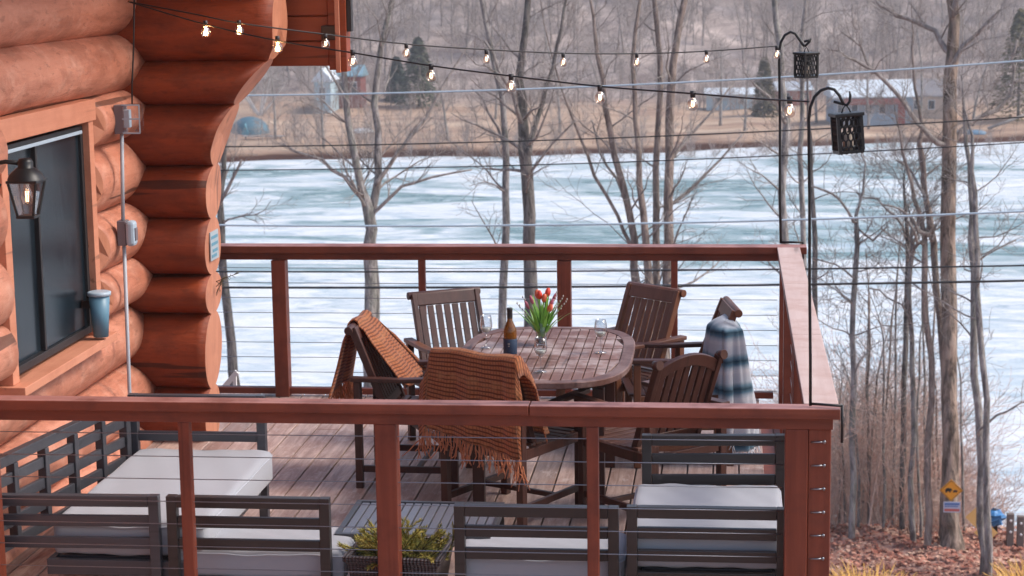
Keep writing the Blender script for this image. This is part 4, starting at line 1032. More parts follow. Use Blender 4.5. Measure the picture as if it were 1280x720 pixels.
def cushion(x0, x1, y0, y1, z0, z1, parent, o, seed=1):
    nx, ny = 26, 26; m = MB(); rng = random.Random(seed); hz = (z1-z0)/2; cz_ = (z0+z1)/2; cx_, cy_ = (x0+x1)/2-o[0], (y0+y1)/2-o[1]; hx, hy = (x1-x0)/2, (y1-y0)/2; e = .032
    def sh(t): return math.copysign(1-(1-abs(t))**1.0, t)
    top = []; bot = []
    for s_, store in ((1, top), (-1, bot)):
        for j in range(ny+1):
            row = []
            for i in range(nx+1):
                u = -1+2*i/nx; v = -1+2*j/ny
                u = math.copysign(1-(1-abs(u))**1.6, u); v = math.copysign(1-(1-abs(v))**1.6, v)
                du = max(0, abs(u)*hx-(hx-e))/e; dv = max(0, abs(v)*hy-(hy-e))/e; rr = min(1, math.hypot(du, dv))
                z = cz_+s_*(hz-e*.75*(1-math.sqrt(max(0,1-rr*rr)))-hz*.0)
                bulge = .008*(1-u*u)*(1-v*v)*s_ + .004*math.sin(u*5+seed)*math.cos(v*4+seed*2)+.0022*math.sin(u*13+v*9+seed*3)
                k = math.hypot(du, dv); sc = 1 if k <= 1 else 1
                x = u*hx; y = v*hy
                if du > 0 and dv > 0 and k > 1:
                    x = math.copysign(hx-e+e*du/k, u); y = math.copysign(hy-e+e*dv/k, v)
                row.append(len(m.v)); m.v.append((cx_+x, cy_+y, z+bulge))
            store.append(row)
    for j in range(ny):
        for i in range(nx):
            m.face((top[j][i],top[j][i+1],top[j+1][i+1],top[j+1][i]),0,True); m.face((bot[j][i],bot[j+1][i],bot[j+1][i+1],bot[j][i+1]),0,True)
    per = [(0,i) for i in range(nx)]+[(j,nx) for j in range(ny)]+[(ny,i) for i in range(nx,0,-1)]+[(j,0) for j in range(ny,0,-1)]
    for k in range(len(per)):
        a, b = per[k], per[(k+1)%len(per)]; m.face((bot[a[0]][a[1]],bot[b[0]][b[1]],top[b[0]][b[1]],top[a[0]][a[1]]),0,True)
    c = m.build('cushion', M['cushion'], parent)
    pm = MB(); ring = [Vector(m.v[top[a][b]])-Vector((0,0,.0)) for a, b in per]; ring.append(ring[0]); pm.tube([r_+Vector((0,0,-.001)) for r_ in ring], .0035, 5); pm.build('piping', M['piping'], c)
def sofa(label, x0, x1, y0, y1, h, panels, mt, legs, cush, group='modular sofa pieces around the deck', seat_z=.28):
    o = ((x0+x1)/2, (y0+y1)/2, 0); t = thing('outdoor_sofa', label, 'outdoor sofa', o, 0, group)
    for k, (a, b, hh, mids) in enumerate(panels):
        m = MB(); slat_panel(m, (a[0]-o[0],a[1]-o[1]), (b[0]-o[0],b[1]-o[1]), 0, hh, mids=mids); m.build('slatted_side' if k else 'backrest', mt, t, .003)
    m = MB(); i_ = .03
    m.b2((x0+i_-o[0],y0+i_-o[1],seat_z-.07),(x1-i_-o[0],y0+i_+.03-o[1],seat_z)); m.b2((x0+i_-o[0],y1-i_-.03-o[1],seat_z-.07),(x1-i_-o[0],y1-i_-o[1],seat_z))
    m.b2((x0+i_-o[0],y0+i_+.031-o[1],seat_z-.07),(x0+i_+.03-o[0],y1-i_-.031-o[1],seat_z)); m.b2((x1-i_-.03-o[0],y0+i_+.031-o[1],seat_z-.07),(x1-i_-o[0],y1-i_-.031-o[1],seat_z))
    yy = y0+.1
    while yy < y1-.12: m.b2((x0+i_+.031-o[0],yy-o[1],seat_z-.02),(x1-i_-.031-o[0],yy+.06-o[1],seat_z-.002)); yy += .10
    m.build('seat_frame', mt, t, .003)
    for (lx, ly) in legs: MB().b2((lx-.022-o[0],ly-.022-o[1],0),(lx+.022-o[0],ly+.022-o[1],seat_z-.071)).build('leg', mt, t, .002)
    for k, c in enumerate(cush): cushion(*c, t, o, seed=k+int(abs(x0)*10))
    return t
FY = 8.03
n1 = P(197,622,Y=FY-.02).x; n2 = P(207,622,Y=FY-.02).x; n3 = P(411,628,Y=FY-.02).x; r1 = P(567,632,Y=FY-.02).x; r2 = P(773,632,Y=FY-.02).x; r3 = P(783,634,Y=FY-.02).x; r4 = P(985,640,Y=FY-.02).x
hn = P(300,622,Y=FY-.02).z; hr = P(670,633,Y=FY-.02).z; hr2 = P(880,635,Y=FY-.02).z
SM, SC = M['frame'], M['frame_cool']
al = P(162,491,z=.67); ar = P(330,495,z=.67); ay = (al.y+ar.y)/2
sofa('long slatted sofa along the log wall with a grey far end arm', al.x, ar.x, FY-.02, ay, .67, [((-3.235,7.985),(al.x+.0,ay-.05),.66,4),((al.x,ay),(ar.x,ay),.67,0),((-3.20,FY-.02),(n1,FY),hn,0)], SC, [(ar.x-.03,8.72)], [(al.x+.05,ar.x+.04,FY+.035,ay-.03,.24,.40)], seat_z=.23)
sofa('slatted sofa piece between the wall sofa and the planter', n2, n3, FY-.02, 8.44, hn, [((n2,FY),(n3,FY),hn,0)], SM, [(n2+.05,8.40),(n3-.05,8.40)], [(n2-.01,n3+.055,FY+.035,8.44,.15,.285)], seat_z=.16)
sofa('slatted sofa piece just right of the planter, its back to the near railing', r1, r2, FY-.02, 8.44, hr, [((r1,FY),(r2,FY),hr,0)], SM, [(r1+.05,8.40),(r2-.05,8.40)], [(r1-.0,r2+.02,FY+.035,8.44,.15,.285)], seat_z=.16)
fa = P(805,543,z=.62); fb = P(982,543,z=.62)
sofa('slatted sofa end piece in the right corner with a raised far arm', r3, r4, FY-.02, fa.y, hr2, [((r3,FY),(r4,FY),hr2,0),((fa.x-.01,fa.y),(fb.x,fb.y),.62,0)], SM, [(r3+.03,8.8)], [(r3+.005,r4-.01,FY+.035,fa.y-.04,.235,.40)], seat_z=.225)

# ------------------------------------------------------------------ coffee table and planter
c0 = (-1.38,8.56,0)
t = thing('coffee_table', 'low slatted grey metal coffee table behind the planter', 'coffee table', c0)
cm = plain('grey_slat_metal', (.15,.155,.19), .35, .2)
m = MB(); x = -.32
while x < .32: m.b2((x,-.25,.275),(x+.034,.25,.292)); x += .0415
m.build('slat_top', cm, t, .002)
m = MB(); m.b2((-.35,-.28,.25),(.35,-.255,.297)); m.b2((-.35,.255,.25),(.35,.28,.297)); m.b2((-.35,-.2545,.25),(-.325,.2545,.297)); m.b2((.335,-.2545,.25),(.35,.2545,.297)); m.b2((-.324,-.012,.25),(.334,.012,.2745))
m.build('frame', M['frame_cool'], t, .002)
for sx in (-.335,.335):
    for sy in (-.265,.265): MB().b2((sx-.013,sy-.013,0),(sx+.013,sy+.013,.2495)).build('leg', M['frame'], t)
a = P(424,705,z=.30); b = P(557,697,z=.30)
pc = Vector(((a.x+b.x)/2, 8.10, 0)); pw = .42
t = thing('planter', 'dark wicker planter box behind the near railing post', 'planter', pc, R_(-4))
def wicker():
    n = N('dark_wicker'); v = n.coord((1,1,1)); wv = n.n('ShaderNodeTexWave', i_Scale=28, i_Distortion=1.5); wv.bands_direction = 'Z'; n.l(v, wv.inputs[0]); w2 = n.n('ShaderNodeTexWave', i_Scale=20, i_Distortion=1); n.l(v, w2.inputs[0])
    f = n.mix(.5, wv.outputs['Fac'], w2.outputs['Fac']); n.base(n.ramp(f, [(.2, (.025,.018,.018)), (.8, (.10,.075,.075))]), .45, .5); n.bump(f, .9, .01); return n.mat
wk = wicker(); m = MB(); rings = [(.155,.13,0),(.20,.165,.27),(.215,.18,.275),(.215,.18,.30),(.185,.15,.30),(.18,.145,.24)]
for rx, ry, z in rings:
    for sx, sy in ((-1,-1),(1,-1),(1,1),(-1,1)): m.v.append((sx*rx,sy*ry,z))
for i in range(len(rings)-1):
    for k in range(4): l = (k+1)%4; m.face((i*4+k,i*4+l,(i+1)*4+l,(i+1)*4+k))
m.face((20,21,22,23)); m.build('box', wk, t, .006, True)
MB().b2((-.178,-.143,.20),(.178,.143,.262)).build('soil', plain('potting_soil', (.03,.022,.018), .95), t)
t2 = thing('juniper_plant', 'feathery green and gold juniper growing in the dark wicker planter', 'plant', pc+Vector((0,0,.262)))
def juniper():
    rng = random.Random(31); mb = MB(); st = MB()
    for k in range(150):
        a = rng.random()*6.283; el = rng.uniform(.05,1.2); base = Vector((rng.gauss(0,.06),rng.gauss(0,.045),0)); d = Vector((math.cos(a)*math.cos(el)*1.35, math.sin(a)*math.cos(el)*.8, math.sin(el)))
        pts = wander(rng, base, d, rng.uniform(.09,.20), 6, .12, -.01); st.tube(pts, [.003,.003,.0025,.002,.002,.0015,.001], 4)
        for i in range(1,7):
            for j in range(28):
                dd = (pts[i]-pts[i-1]).normalized(); q = pts[i-1].lerp(pts[i], rng.random()); ax = Vector((rng.gauss(0,1),rng.gauss(0,1),rng.gauss(0,1))).normalized()
                nd = (dd*1.1+ax*.75).normalized(); L_ = rng.uniform(.012,.03); w_ = rng.uniform(.0014,.0026); sd_ = nd.cross(ax).normalized()*w_
                b = len(mb.v); mi = 1 if (rng.random() < .38+.3*(i > 4)) else 0
                mb.v += [tuple(q), tuple(q+nd*L_*.5+sd_), tuple(q+nd*L_), tuple(q+nd*L_*.5-sd_)]; mb.face((b,b+1,b+2,b+3), mi)
    n = N('juniper_foliage'); f = n.noise(n.coord(), 14, 4); n.base(n.ramp(f, [(.35, (.10,.12,.03)), (.65, (.32,.30,.08))]), .7, .2)
    n2 = N('juniper_gold_tips'); f = n2.noise(n2.coord(), 14, 4); n2.base(n2.ramp(f, [(.35, (.30,.25,.05)), (.65, (.52,.40,.11))]), .7, .2)
    mb.build('foliage', [n.mat, n2.mat], t2); st.build('stem', plain('brown_stem', (.09,.05,.03), .9), t2)
juniper()

# ------------------------------------------------------------------ dining table
TC = Vector((-.955,10.19,0)); HX, HY, TZ = .468, .755, .74
t = thing('dining_table', 'oval slatted wooden dining table set with wine and flowers', 'dining table', TC)
def sup(a, hx, hy, n=3.3): c, s = math.cos(a), math.sin(a); return (hx*math.copysign(abs(c)**(2/n), c), hy*math.copysign(abs(s)**(2/n), s))
m = MB(); seg = 72; rw = .062; prof = [(0,TZ-.004),(0.002,TZ-.030),(.012,TZ-.036),(rw-.004,TZ-.036),(rw,TZ-.03),(rw,TZ-.001),(rw-.003,TZ+.0),(.006,TZ+.0)]
for k in range(seg):
    a = 2*math.pi*k/seg
    for off, z in prof: x, y = sup(a, HX-off, HY-off); m.v.append((x,y,z))
n_ = len(prof)
for k in range(seg):
    l = (k+1)%seg
    for i in range(n_): j = (i+1)%n_; m.face((k*n_+i,l*n_+i,l*n_+j,k*n_+j), 0, False)
m.build('rim', M['table_rim'], t, fix=True)
m = MB(); ix, iy = HX-rw-.003, HY-rw-.003; N_ = 15; wS = 2*ix/N_; rng = random.Random(4)
rows = [-iy,-.40,-.16,.14,.40,iy]
def lim(x): u = min(1, abs(x)/ix); return iy*(1-u**3.3)**(1/3.3)
for k in range(N_):
    xa = -ix+k*wS+.003; xb = -ix+(k+1)*wS-.003
    for r0, r1_ in zip(rows, rows[1:]):
        ys = []
        pa0 = max(r0+.005, -lim(xa)); pb0 = max(r0+.005, -lim(xb)); pa1 = min(r1_-.005, lim(xa)); pb1 = min(r1_-.005, lim(xb))
        if pa1-pa0 < .004 and pb1-pb0 < .004: continue
        pa1 = max(pa1, pa0+.001); pb1 = max(pb1, pb0+.001); z = TZ-.002+rng.uniform(-.0012,.0006)
        m.prism([(xa,pa0),(xb,pb0),(xb,pb1),(xa,pa1)], z-.02, z, axis='Z')
m.build('slat_top', M['table'], t, fix=True)
m = MB(); m.b2((-.30,-.5,.655),(-.275,.5,.7035)); m.b2((.275,-.5,.655),(.30,.5,.7035)); m.b2((-.2745,-.5,.655),(.2745,-.475,.7035)); m.b2((-.2745,.475,.655),(.2745,.5,.7035))
for y in (-.3,-.1,.1,.3): m.b2((-.2745,y-.02,.68),(.2745,y+.02,.7033))
m.build('apron', M['chair'], t, .003)
for sx in (-1,1):
    for sy in (-1,1): MB().b2((sx*.31-.03,sy*.46-.03,0),(sx*.31+.03,sy*.46+.03,.654)).build('leg', M['chair'], t, .004)

# ------------------------------------------------------------------ dining chairs (local: facing +Y, origin under the seat)
def make_chair(label, style, mt, armm, loc, face, group='wooden armchairs around the dining table', W=.46, H=.87):
    rz = math.atan2(face[1], face[0])-math.pi/2
    t = thing('armchair', label, 'armchair', loc, rz, group); hw = W/2-.02
    ytop = -.345; yb = -.16; ly = -.315; ho_ = hw+.026; bw = hw-.012
    def yz(z): return yb+(ytop-yb)*(z-.40)/(H-.40)
    for s in (-1,1):
        hh = H if style == 'scroll' else H-.015
        MB().b2((s*ho_-.02,ly-.02,0),(s*ho_+.02,ly+.02,.587)).build('rear_leg', mt, t, .004)
        MB().poly([(s*bw,yz(.36),.36),(s*bw,yz(.55),.55),(s*bw,yz(.72),.72),(s*bw,yz(hh),hh)], .040, .030, (1,0,0)).build('back_post', mt, t, .004)
        MB().b2((s*ho_-.02,.185,0),(s*ho_+.02,.225,.587)).build('front_leg', mt, t, .004)
        m = MB(); m.poly([(s*ho_,ly-.035,.600),(s*ho_,-.05,.596),(s*ho_,.12,.603),(s*ho_,.275,.606)], .024, .056, (1,0,0)); m.build('armrest', armm, t, .005)
        MB().b2((s*ho_-.011,ly+.021,.09),(s*ho_+.011,.184,.125)).build('stretcher', mt, t, .002)
        MB().b2((s*ho_-.012,ly+.021,.355),(s*ho_+.012,.184,.405)).build('side_rail', mt, t, .002)
    if style == 'scroll':
        m = MB(); m.poly([(-bw+.0155,yz(H-.035),H-.035),(bw-.0155,yz(H-.035),H-.035)], .028, .07, (0,(ytop-yb),(H-.40))); m.tube([(-hw-.018,ytop-.016,H-.012),(hw+.018,ytop-.016,H-.012)], .023, 12); m.build('top_rail', mt, t, .003)
    else:
        m = MB(); pts = []
        for i in range(13):
            u = -1+2*i/12; z = H-.075+.062*(1-u*u); pts.append((u*(hw-.014), yz(z), z))
        m.poly(pts, .060, .026, (0,1,.28)); m.build('top_rail', mt, t, .003)
        for s in (-1,1): MB().tube([(s*hw,yz(H-.01)-.022,H-.012),(s*hw,yz(H-.01)+.018,H-.018)], .024, 12).build('post_cap', mt, t)
    m = MB(); m.poly([(-bw+.0155,yz(.45),.45),(bw-.0155,yz(.45),.45)], .022, .045, (0,(ytop-yb),(H-.40))); m.build('lower_rail', mt, t, .002)
    m = MB(); ns = 7; wS = (2*bw-.034)/ns
    for k in range(ns):
        x = -bw+.017+wS*(k+.5); z1 = H-.071 if style == 'scroll' else H-.075+.062*(1-(x/hw)**2)-.03
        m.poly([(x,yz(.47),.47),(x,yz(.62)-.004,.62),(x,yz(z1),z1)], .014, wS*.72, (1,0,0))
    m.build('back_slats', mt, t, .002)
    m = MB(); y = -.21
    while y < .22:
        z = .418-.012*math.sin((y+.2)/.42*math.pi); m.b2((-ho_+.0125,y,z-.014),(ho_-.0125,y+.042,z)); y += .052
    m.build('seat', armm, t, .003)
    MB().b2((-ho_+.021,.19,.355),(ho_-.021,.215,.403)).build('front_rail', mt, t, .002); MB().b2((-ho_+.0125,ly-.01,.358),(ho_-.0125,ly+.015,.40)).build('back_rail', mt, t, .002)
    MB().b2((-ho_+.0115,-.01,.095),(ho_-.0115,.012,.12)).build('cross_stretcher', mt, t, .002)
    return t, Matrix.Translation(Vector(loc)) @ Matrix.Rotation(rz, 4, 'Z')
def place(pa, pb, H=.87, W=.46):
    """pa, pb: seen ends of the top rail, pa the chair's right end when sitting; returns location, facing"""
    a = P(*pa, z=H); b = P(*pb, z=H); r = (a-b); r.z = 0; r.normalize(); f = Vector((-r.y, r.x, 0)); c = (a+b)/2; c.z = 0
    return c + f*.345, f
H_ = .87
# right end is clockwise of the facing direction
l1, f1 = place((438,412),(462,392)); CH1 = make_chair('dark armchair at the left of the table with an orange throw over one corner', 'scroll', M['chair_grey'], M['chair_grey'], l1, f1)
l3, f3 = place((513,368),(598,361)); CH3 = make_chair('dark slatted armchair at the far left of the table, no throw on it', 'scroll', M['chair_grey'], M['chair_warm'], l3, f3)
l4, f4 = place((784,354),(853,365)); CH4 = make_chair('lighter orange-brown armchair at the far right of the table', 'scroll', M['chair_warm'], M['armwood'], l4, f4)
l5, f5 = place((903,371),(921,391))
CH5 = make_chair('armchair on the right of the table under a blue and white striped blanket', 'scroll', M['chair_warm'], M['chair'], l5, f5)
l6, f6 = place((911,438),(813,455)); CH6 = make_chair('arch-backed armchair at the near right of the table, its back to the camera', 'arch', M['chair'], M['armwood'], l6, f6)
l2, f2 = place((656,452),(540,437)); CH2 = make_chair('armchair at the near end of the table with its back covered by the orange throw', 'arch', M['chair'], M['armwood'], l2, f2)

# ------------------------------------------------------------------ throws
def thin(n, col):
    tl = n.n('ShaderNodeBsdfTranslucent'); n.l(col, tl.inputs[0]); mx = n.n('ShaderNodeMixShader'); mx.inputs[0].default_value = .38
    n.l(n.b.outputs[0], mx.inputs[1]); n.l(tl.outputs[0], mx.inputs[2]); n.l(mx.outputs[0], n.out.inputs[0])
def plaid():
    n = N('orange_brown_plaid_knit'); tc = n.n('ShaderNodeUVMap'); sx = n.n('ShaderNodeSeparateXYZ'); n.l(tc.outputs[0], sx.inputs[0])
    u, v = sx.outputs[0], sx.outputs[1]
    def stripes(c, freq, w_, ph=0):
        c = n.math('ADD', c, n.math('MULTIPLY', n.noise(tc.outputs[0], 9, 2), .012))
        return n.ramp(n.math('ABSOLUTE', n.math('SUBTRACT', n.math('FRACT', n.math('ADD', n.math('MULTIPLY', c, freq), ph)), .5)), [(w_, 1.0), (w_+.06, 0.0)])
    base = n.mix(n.noise(tc.outputs[0], 30, 3), (.52,.16,.062), (.66,.25,.11))
    dark = n.math('MAXIMUM', stripes(v, 52, .17), n.math('MULTIPLY', stripes(u, 62, .14), .45))
    col = n.mix(n.math('MULTIPLY', dark, .78), base, (.12,.032,.018))
    lite = n.math('MAXIMUM', stripes(v, 7.5, .10, .2), n.math('MULTIPLY', stripes(u, 4.2, .05, .1), .25))
    col = n.mix(n.math('MULTIPLY', n.math('MULTIPLY', lite, n.ramp(n.noise(tc.outputs[0], 14, 3), [(.42, .1), (.6, 1.0)])), .6), col, (.62,.27,.12))
    wv = n.math('MULTIPLY', n.math('SINE', n.math('MULTIPLY', u, 900.)), n.math('SINE', n.math('MULTIPLY', v, 900.)))
    n.base(col, .95, .1); n.b.inputs['Sheen Weight'].default_value = .3; n.bump(n.mix(.6, dark, n.noise(tc.outputs[0], 140, 2)), .9, .008); thin(n, col); return n.mat
def striped():
    n = N('blue_white_striped_blanket'); tc = n.n('ShaderNodeUVMap'); sx = n.n('ShaderNodeSeparateXYZ'); n.l(tc.outputs[0], sx.inputs[0]); v = n.math('ADD', sx.outputs[1], n.math('MULTIPLY', n.noise(tc.outputs[0], 20, 2), .02))
    fr = n.math('FRACT', n.math('ADD', n.math('MULTIPLY', v, 6.2), .15))
    col = n.ramp(fr, [(0, (.66,.66,.71)), (.30, (.55,.59,.66)), (.44, (.18,.30,.39)), (.56, (.04,.085,.125)), (.68, (.13,.24,.33)), (.80, (.50,.56,.63)), (.9, (.70,.70,.74))])
    n.base(col, .95, .1); n.b.inputs['Sheen Weight'].default_value = .3; n.bump(n.noise(tc.outputs[0], 120, 3), .5, .004); thin(n, col); return n.mat
M['plaid'] = plaid(); M['striped'] = striped(); M['orange_fringe'] = fabric('orange_fringe_yarn', (.50,.17,.075)); M['white_fringe'] = fabric('white_fringe_yarn', (.55,.55,.6))
def drape(name, label, mat4, prof, u0, u1, fold, seed, mt, fr_m, fringe=(True, False), cat='throw', nu=46, skew=0., droop=.0, flare=0., hw=.21, fl=.10):
    """prof(s) -> (y, z) chair-local curve over the back from the front hem to the rear hem; s 0..1"""
    rng = random.Random(seed); nv = 60; m = MB(); ph = [rng.random()*6 for _ in range(6)]
    S = [prof(i/nv) for i in range(nv+1)]
    Ls = [0]
    for i in range(nv): Ls.append(Ls[-1]+math.hypot(S[i+1][0]-S[i][0], S[i+1][1]-S[i][1]))
    top = max(range(nv+1), key=lambda i: S[i][1]); ztop = S[top][1]; side = []
    UV = []; grid = []
    for i in range(nv+1):
        row = []
        for k in range(nu+1):
            u = u0+(u1-u0)*k/nu; y, z = S[i]; hang = max(0, ztop-z); sg = 1 if i < top else -1
            a = min(1, hang/.12)
            f = fold*a*(math.sin(u*26+ph[0]+hang*1.5)+.6*math.sin(u*47+ph[1]-hang*2)+.35*math.sin(u*90+ph[2]))
            x = u + flare*hang*(u-(u0+u1)/2)/((u1-u0)/2)
            z2 = z + skew*hang/.4*(u-u0)*(1 if sg < 0 else .5)
            over = max(0, abs(u)-hw); 
            if over > 0:
                z2 -= droop*over*(1-a*.6); x = math.copysign(hw+over*(.42+.50*a), u)
            z2 += .006*math.sin(u*20+ph[3]) * (1-a)
            pos = mat4 @ Vector((x+fold*.5*math.sin(z*22+ph[4])*a, y+sg*(f*.9+abs(fold)*1.1*a)*(1 if sg > 0 else 1), z2)); row.append(len(m.v)); m.v.append(tuple(pos)); UV.append((u-u0, Ls[i]))
        grid.append(row)
    for i in range(nv):
        for k in range(nu): m.face((grid[i][k],grid[i][k+1],grid[i+1][k+1],grid[i+1][k]), 0, True)
    base = Vector(m.v[grid[top][nu//2]]); base.z = min(v[2] for v in m.v); m.v = [tuple(Vector(v)-base) for v in m.v]
    t = thing(name, label, cat, base)
    ob = m.build('cloth', mt, t); uvl = ob.data.uv_layers.new(name='UVMap')
    for lp in ob.data.loops: uvl.data[lp.index].uv = UV[lp.vertex_index]
    sd_ = ob.modifiers.new('solid', 'SOLIDIFY'); sd_.thickness = .007; sd_.offset = 0
    for which, idx in ((0, 0), (1, nv)):
        if not fringe[which]: continue
        fm = MB()
        for k in range(0, nu+1):
            for j in range(2):
                p = Vector(m.v[grid[idx][k]]) + (mat4.to_3x3() @ Vector((rng.uniform(-.005,.005),0,0)))
                pts = [p+Vector((0,0,.008))]; dx = Vector((rng.gauss(0,.03), rng.gauss(0,.03), 0))
                for q_ in range(1,5): pts.append(p+Vector((0,0,-fl*q_/4*rng.uniform(.8,1.1)))+dx*(q_/4)**1.5+Vector((rng.gauss(0,.003),rng.gauss(0,.003),0)))
                fm.tube(pts, [.0028,.0032,.003,.0028,.0022], 4)
        fm.build('fringe', fr_m, t)
    return t
def back_prof(front_len, rear_len, H=.87, off=.028, rear_out=.0, front_out=.0):
    def yz(z): return -.16+(-.345+.16)*(z-.40)/(H-.40)
    zt = H+.018
    def f(s):
        tot = front_len+rear_len+.09; L_ = s*tot
        if L_ < front_len:
            z = zt-.03-(front_len-L_); h = front_len-L_; return (yz(z)+off+front_out*h, z)
        if L_ < front_len+.09:
            a = (L_-front_len)/.09*math.pi; return (yz(zt)+math.cos(a)*(off+.004)-.006, zt-.03+.034*math.sin(a))
        h = L_-front_len-.09; z = zt-.03-h
        return (-.345-off-.012-rear_out*h, z)
    return f
drape('throw_blanket', 'orange plaid throw spread over the back of the near end chair', CH2[1], back_prof(.34, .36, rear_out=.04), -.345, .30, .010, 3, M['plaid'], M['orange_fringe'], (False, True), skew=-.18, droop=2.3, flare=.12, fl=.11, hw=.262)
drape('throw_blanket', 'orange plaid throw hanging over the corner of the left chair', CH1[1], back_prof(.30, .36, rear_out=.22, front_out=.50), -.29, .10, .012, 7, M['plaid'], M['orange_fringe'], (False, True), skew=-.0, droop=1.3, flare=.5, fl=.11)
# striped blanket bunched over the near end of the right chair's back: hangs inside, round the near post and outside
def bunch():
    M4 = CH5[1]; rng = random.Random(5); m = MB(); nu, nv = 70, 50; Hc = .80; UV = []
    ph = [rng.random()*6 for _ in range(6)]
    # plan curve in chair-local metres relative to the near end of the top rail (x along rail, y forward)
    inner = [(.05,.09),(.10,.10),(.16,.10),(.225,.10),(.265,.07),(.28,.02),(.275,-.03),(.245,-.05),(.17,-.05),(.09,-.05),(.02,-.045)]
    outer = [(.02,.16),(.09,.15),(.16,.13),(.22,.10),(.26,.06),(.275,-.0),(.27,-.07),(.245,-.13),(.16,-.15),(.05,-.15),(-.05,-.14)]
    def along(c, t):
        x = t*(len(c)-1); i = min(len(c)-2, int(x)); f_ = x-i; return (c[i][0]*(1-f_)+c[i+1][0]*f_, c[i][1]*(1-f_)+c[i+1][1]*f_)
    for j in range(nv+1):
        v = j/nv
        for i in range(nu+1):
            t_ = i/nu; hem = .45 if t_ < .35 else .45+(.735-.45)*min(1, (t_-.35)/.2)
            h = v*hem; a = along(inner, t_); b = along(outer, t_); k = min(1, h/.55)**.8
            top = min(1, h/.05); x = a[0]*(1-k)+b[0]*k; y = a[1]*(1-k)+b[1]*k
            cxm = min(x, .235); x = cxm+(x-cxm)*top; y = y*(.35+.65*math.sin(top*math.pi/2))
            f_ = (.004+.010*k)*top; q = math.sin(t_*34+ph[0]+h*2)+.6*math.sin(t_*61+ph[1]-h*3)+.3*math.sin(t_*100+ph[2]+h*5)
            nx = math.sin(math.pi*min(1,max(0,(t_-.3)/.4))); y += f_*q*(1-.4*nx)*(1 if t_ < .5 else -1); x += f_*q*nx
            z = Hc+.018-h + .012*math.sin(t_*9+ph[3])*(1-top) + .01*math.sin(t_*14+ph[4])*v - .03*max(0,(.262 and a[0]-.22))*(1-top)*10
            yl = -.345+(.87-max(.4,min(.87,z)))*.30*.0
            p = M4 @ Vector((-x, -.315+y, z)); m.v.append(tuple(p)); UV.append((t_*.8, h))
    for j in range(nv):
        for i in range(nu): b = j*(nu+1)+i; m.face((b,b+1,b+nu+2,b+nu+1), 0, True)
    # roof over the rail joining inside and outside
    for i in range(nu//2): m.face((i, i+1, nu-i-1, nu-i), 0, True)
    base = M4 @ Vector((-.2,-.4,.1)); m.v = [tuple(Vector(p)-base) for p in m.v]
    t = thing('throw_blanket', 'blue and white striped blanket hanging over the back of the right chair', 'throw', base)
    ob = m.build('cloth', M['striped'], t, fix=True); uvl = ob.data.uv_layers.new(name='UVMap')
    for lp in ob.data.loops: uvl.data[lp.index].uv = UV[lp.vertex_index]
    sd_ = ob.modifiers.new('solid', 'SOLIDIFY'); sd_.thickness = .006; sd_.offset = 0
    fm = MB()
    for i in range(nu+1):
        p = Vector(m.v[nv*(nu+1)+i]); dx = Vector((rng.gauss(0,.012), rng.gauss(0,.012), 0))
        fm.tube([p+Vector((0,0,.006)), p+dx*.4-Vector((0,0,.02)), p+dx-Vector((0,0,.045))], [.0028,.003,.002], 4)
    fm.build('fringe', M['white_fringe'], t)
bunch()

# ------------------------------------------------------------------ table setting
def wineglass(px, py, label, s=.93):
    c = P(px, py, z=TZ+.001)
    t = thing('wine_glass', label, 'wine glass', c, 0, 'wine glasses on the table')
    MB().lathe([(r*s,z*s) for r, z in ((0,.003),(.034,.002),(.035,.004),(.006,.008),(.0045,.012))], seg=24).build('foot', M['glass'], t)
    MB().tube([(0,0,.011*s),(0,0,.085*s)], .0032*s, 8).build('stem', M['glass'], t)
    MB().lathe([(r*s,z*s) for r, z in ((0.003,.084),(.012,.088),(.026,.10),(.035,.122),(.037,.140),(.034,.170),(.030,.192),(.0285,.192),(.0325,.17),(.0355,.140),(.0335,.123),(.025,.102),(.01,.091),(0,.089))], seg=28).build('bowl', M['glass'], t)
    MB().lathe([(r*s,z*s) for r, z in ((0,.092),(.012,.0925),(.023,.103),(.0305,.120),(0,.121))], seg=24).build('wine', plain('pale_white_wine', (.70,.66,.55), .05), t)
wineglass(608,435,'wine glass left of the bottle'); wineglass(751,441,'wine glass standing right of the flowers'); wineglass(676,465,'wine glass nearest the camera, in front of the vase')
c = P(638,450,z=TZ+.001)
t = thing('wine_bottle', 'amber wine bottle with a dark blue label', 'wine bottle', c)
MB().lathe([(0,.0),(.033,.0),(.035,.005),(.035,.145),(.033,.165),(.023,.19),(.0145,.21),(.0135,.235)], seg=28).build('glass_body', M['amber_glass'], t)
MB().lathe([(.0145,.222),(.0148,.225),(.0148,.262),(.0155,.264),(.0155,.272),(.0145,.277),(0,.277)], seg=20).build('capsule', M['black_plastic'], t)
MB().lathe([(.0357,.035),(.0362,.036),(.0362,.115),(.0357,.116)], seg=28).build('label', plain('navy_label', (.015,.035,.075), .5), t)
m = MB()
for z, w_ in ((.092,.26),(.080,.16)):
    for k in range(6):
        a = -math.pi/2-.08+(k-2.5)*w_/5; b = len(m.v); 
        for aa, zz in ((a-w_/14,z-.003),(a+w_/14,z-.003),(a+w_/14,z+.003),(a-w_/14,z+.003)): m.v.append((.0366*math.cos(aa),.0366*math.sin(aa),zz))
        m.face((b,b+1,b+2,b+3))
m.build('label_print', plain('pale_print', (.5,.45,.35), .5), t)
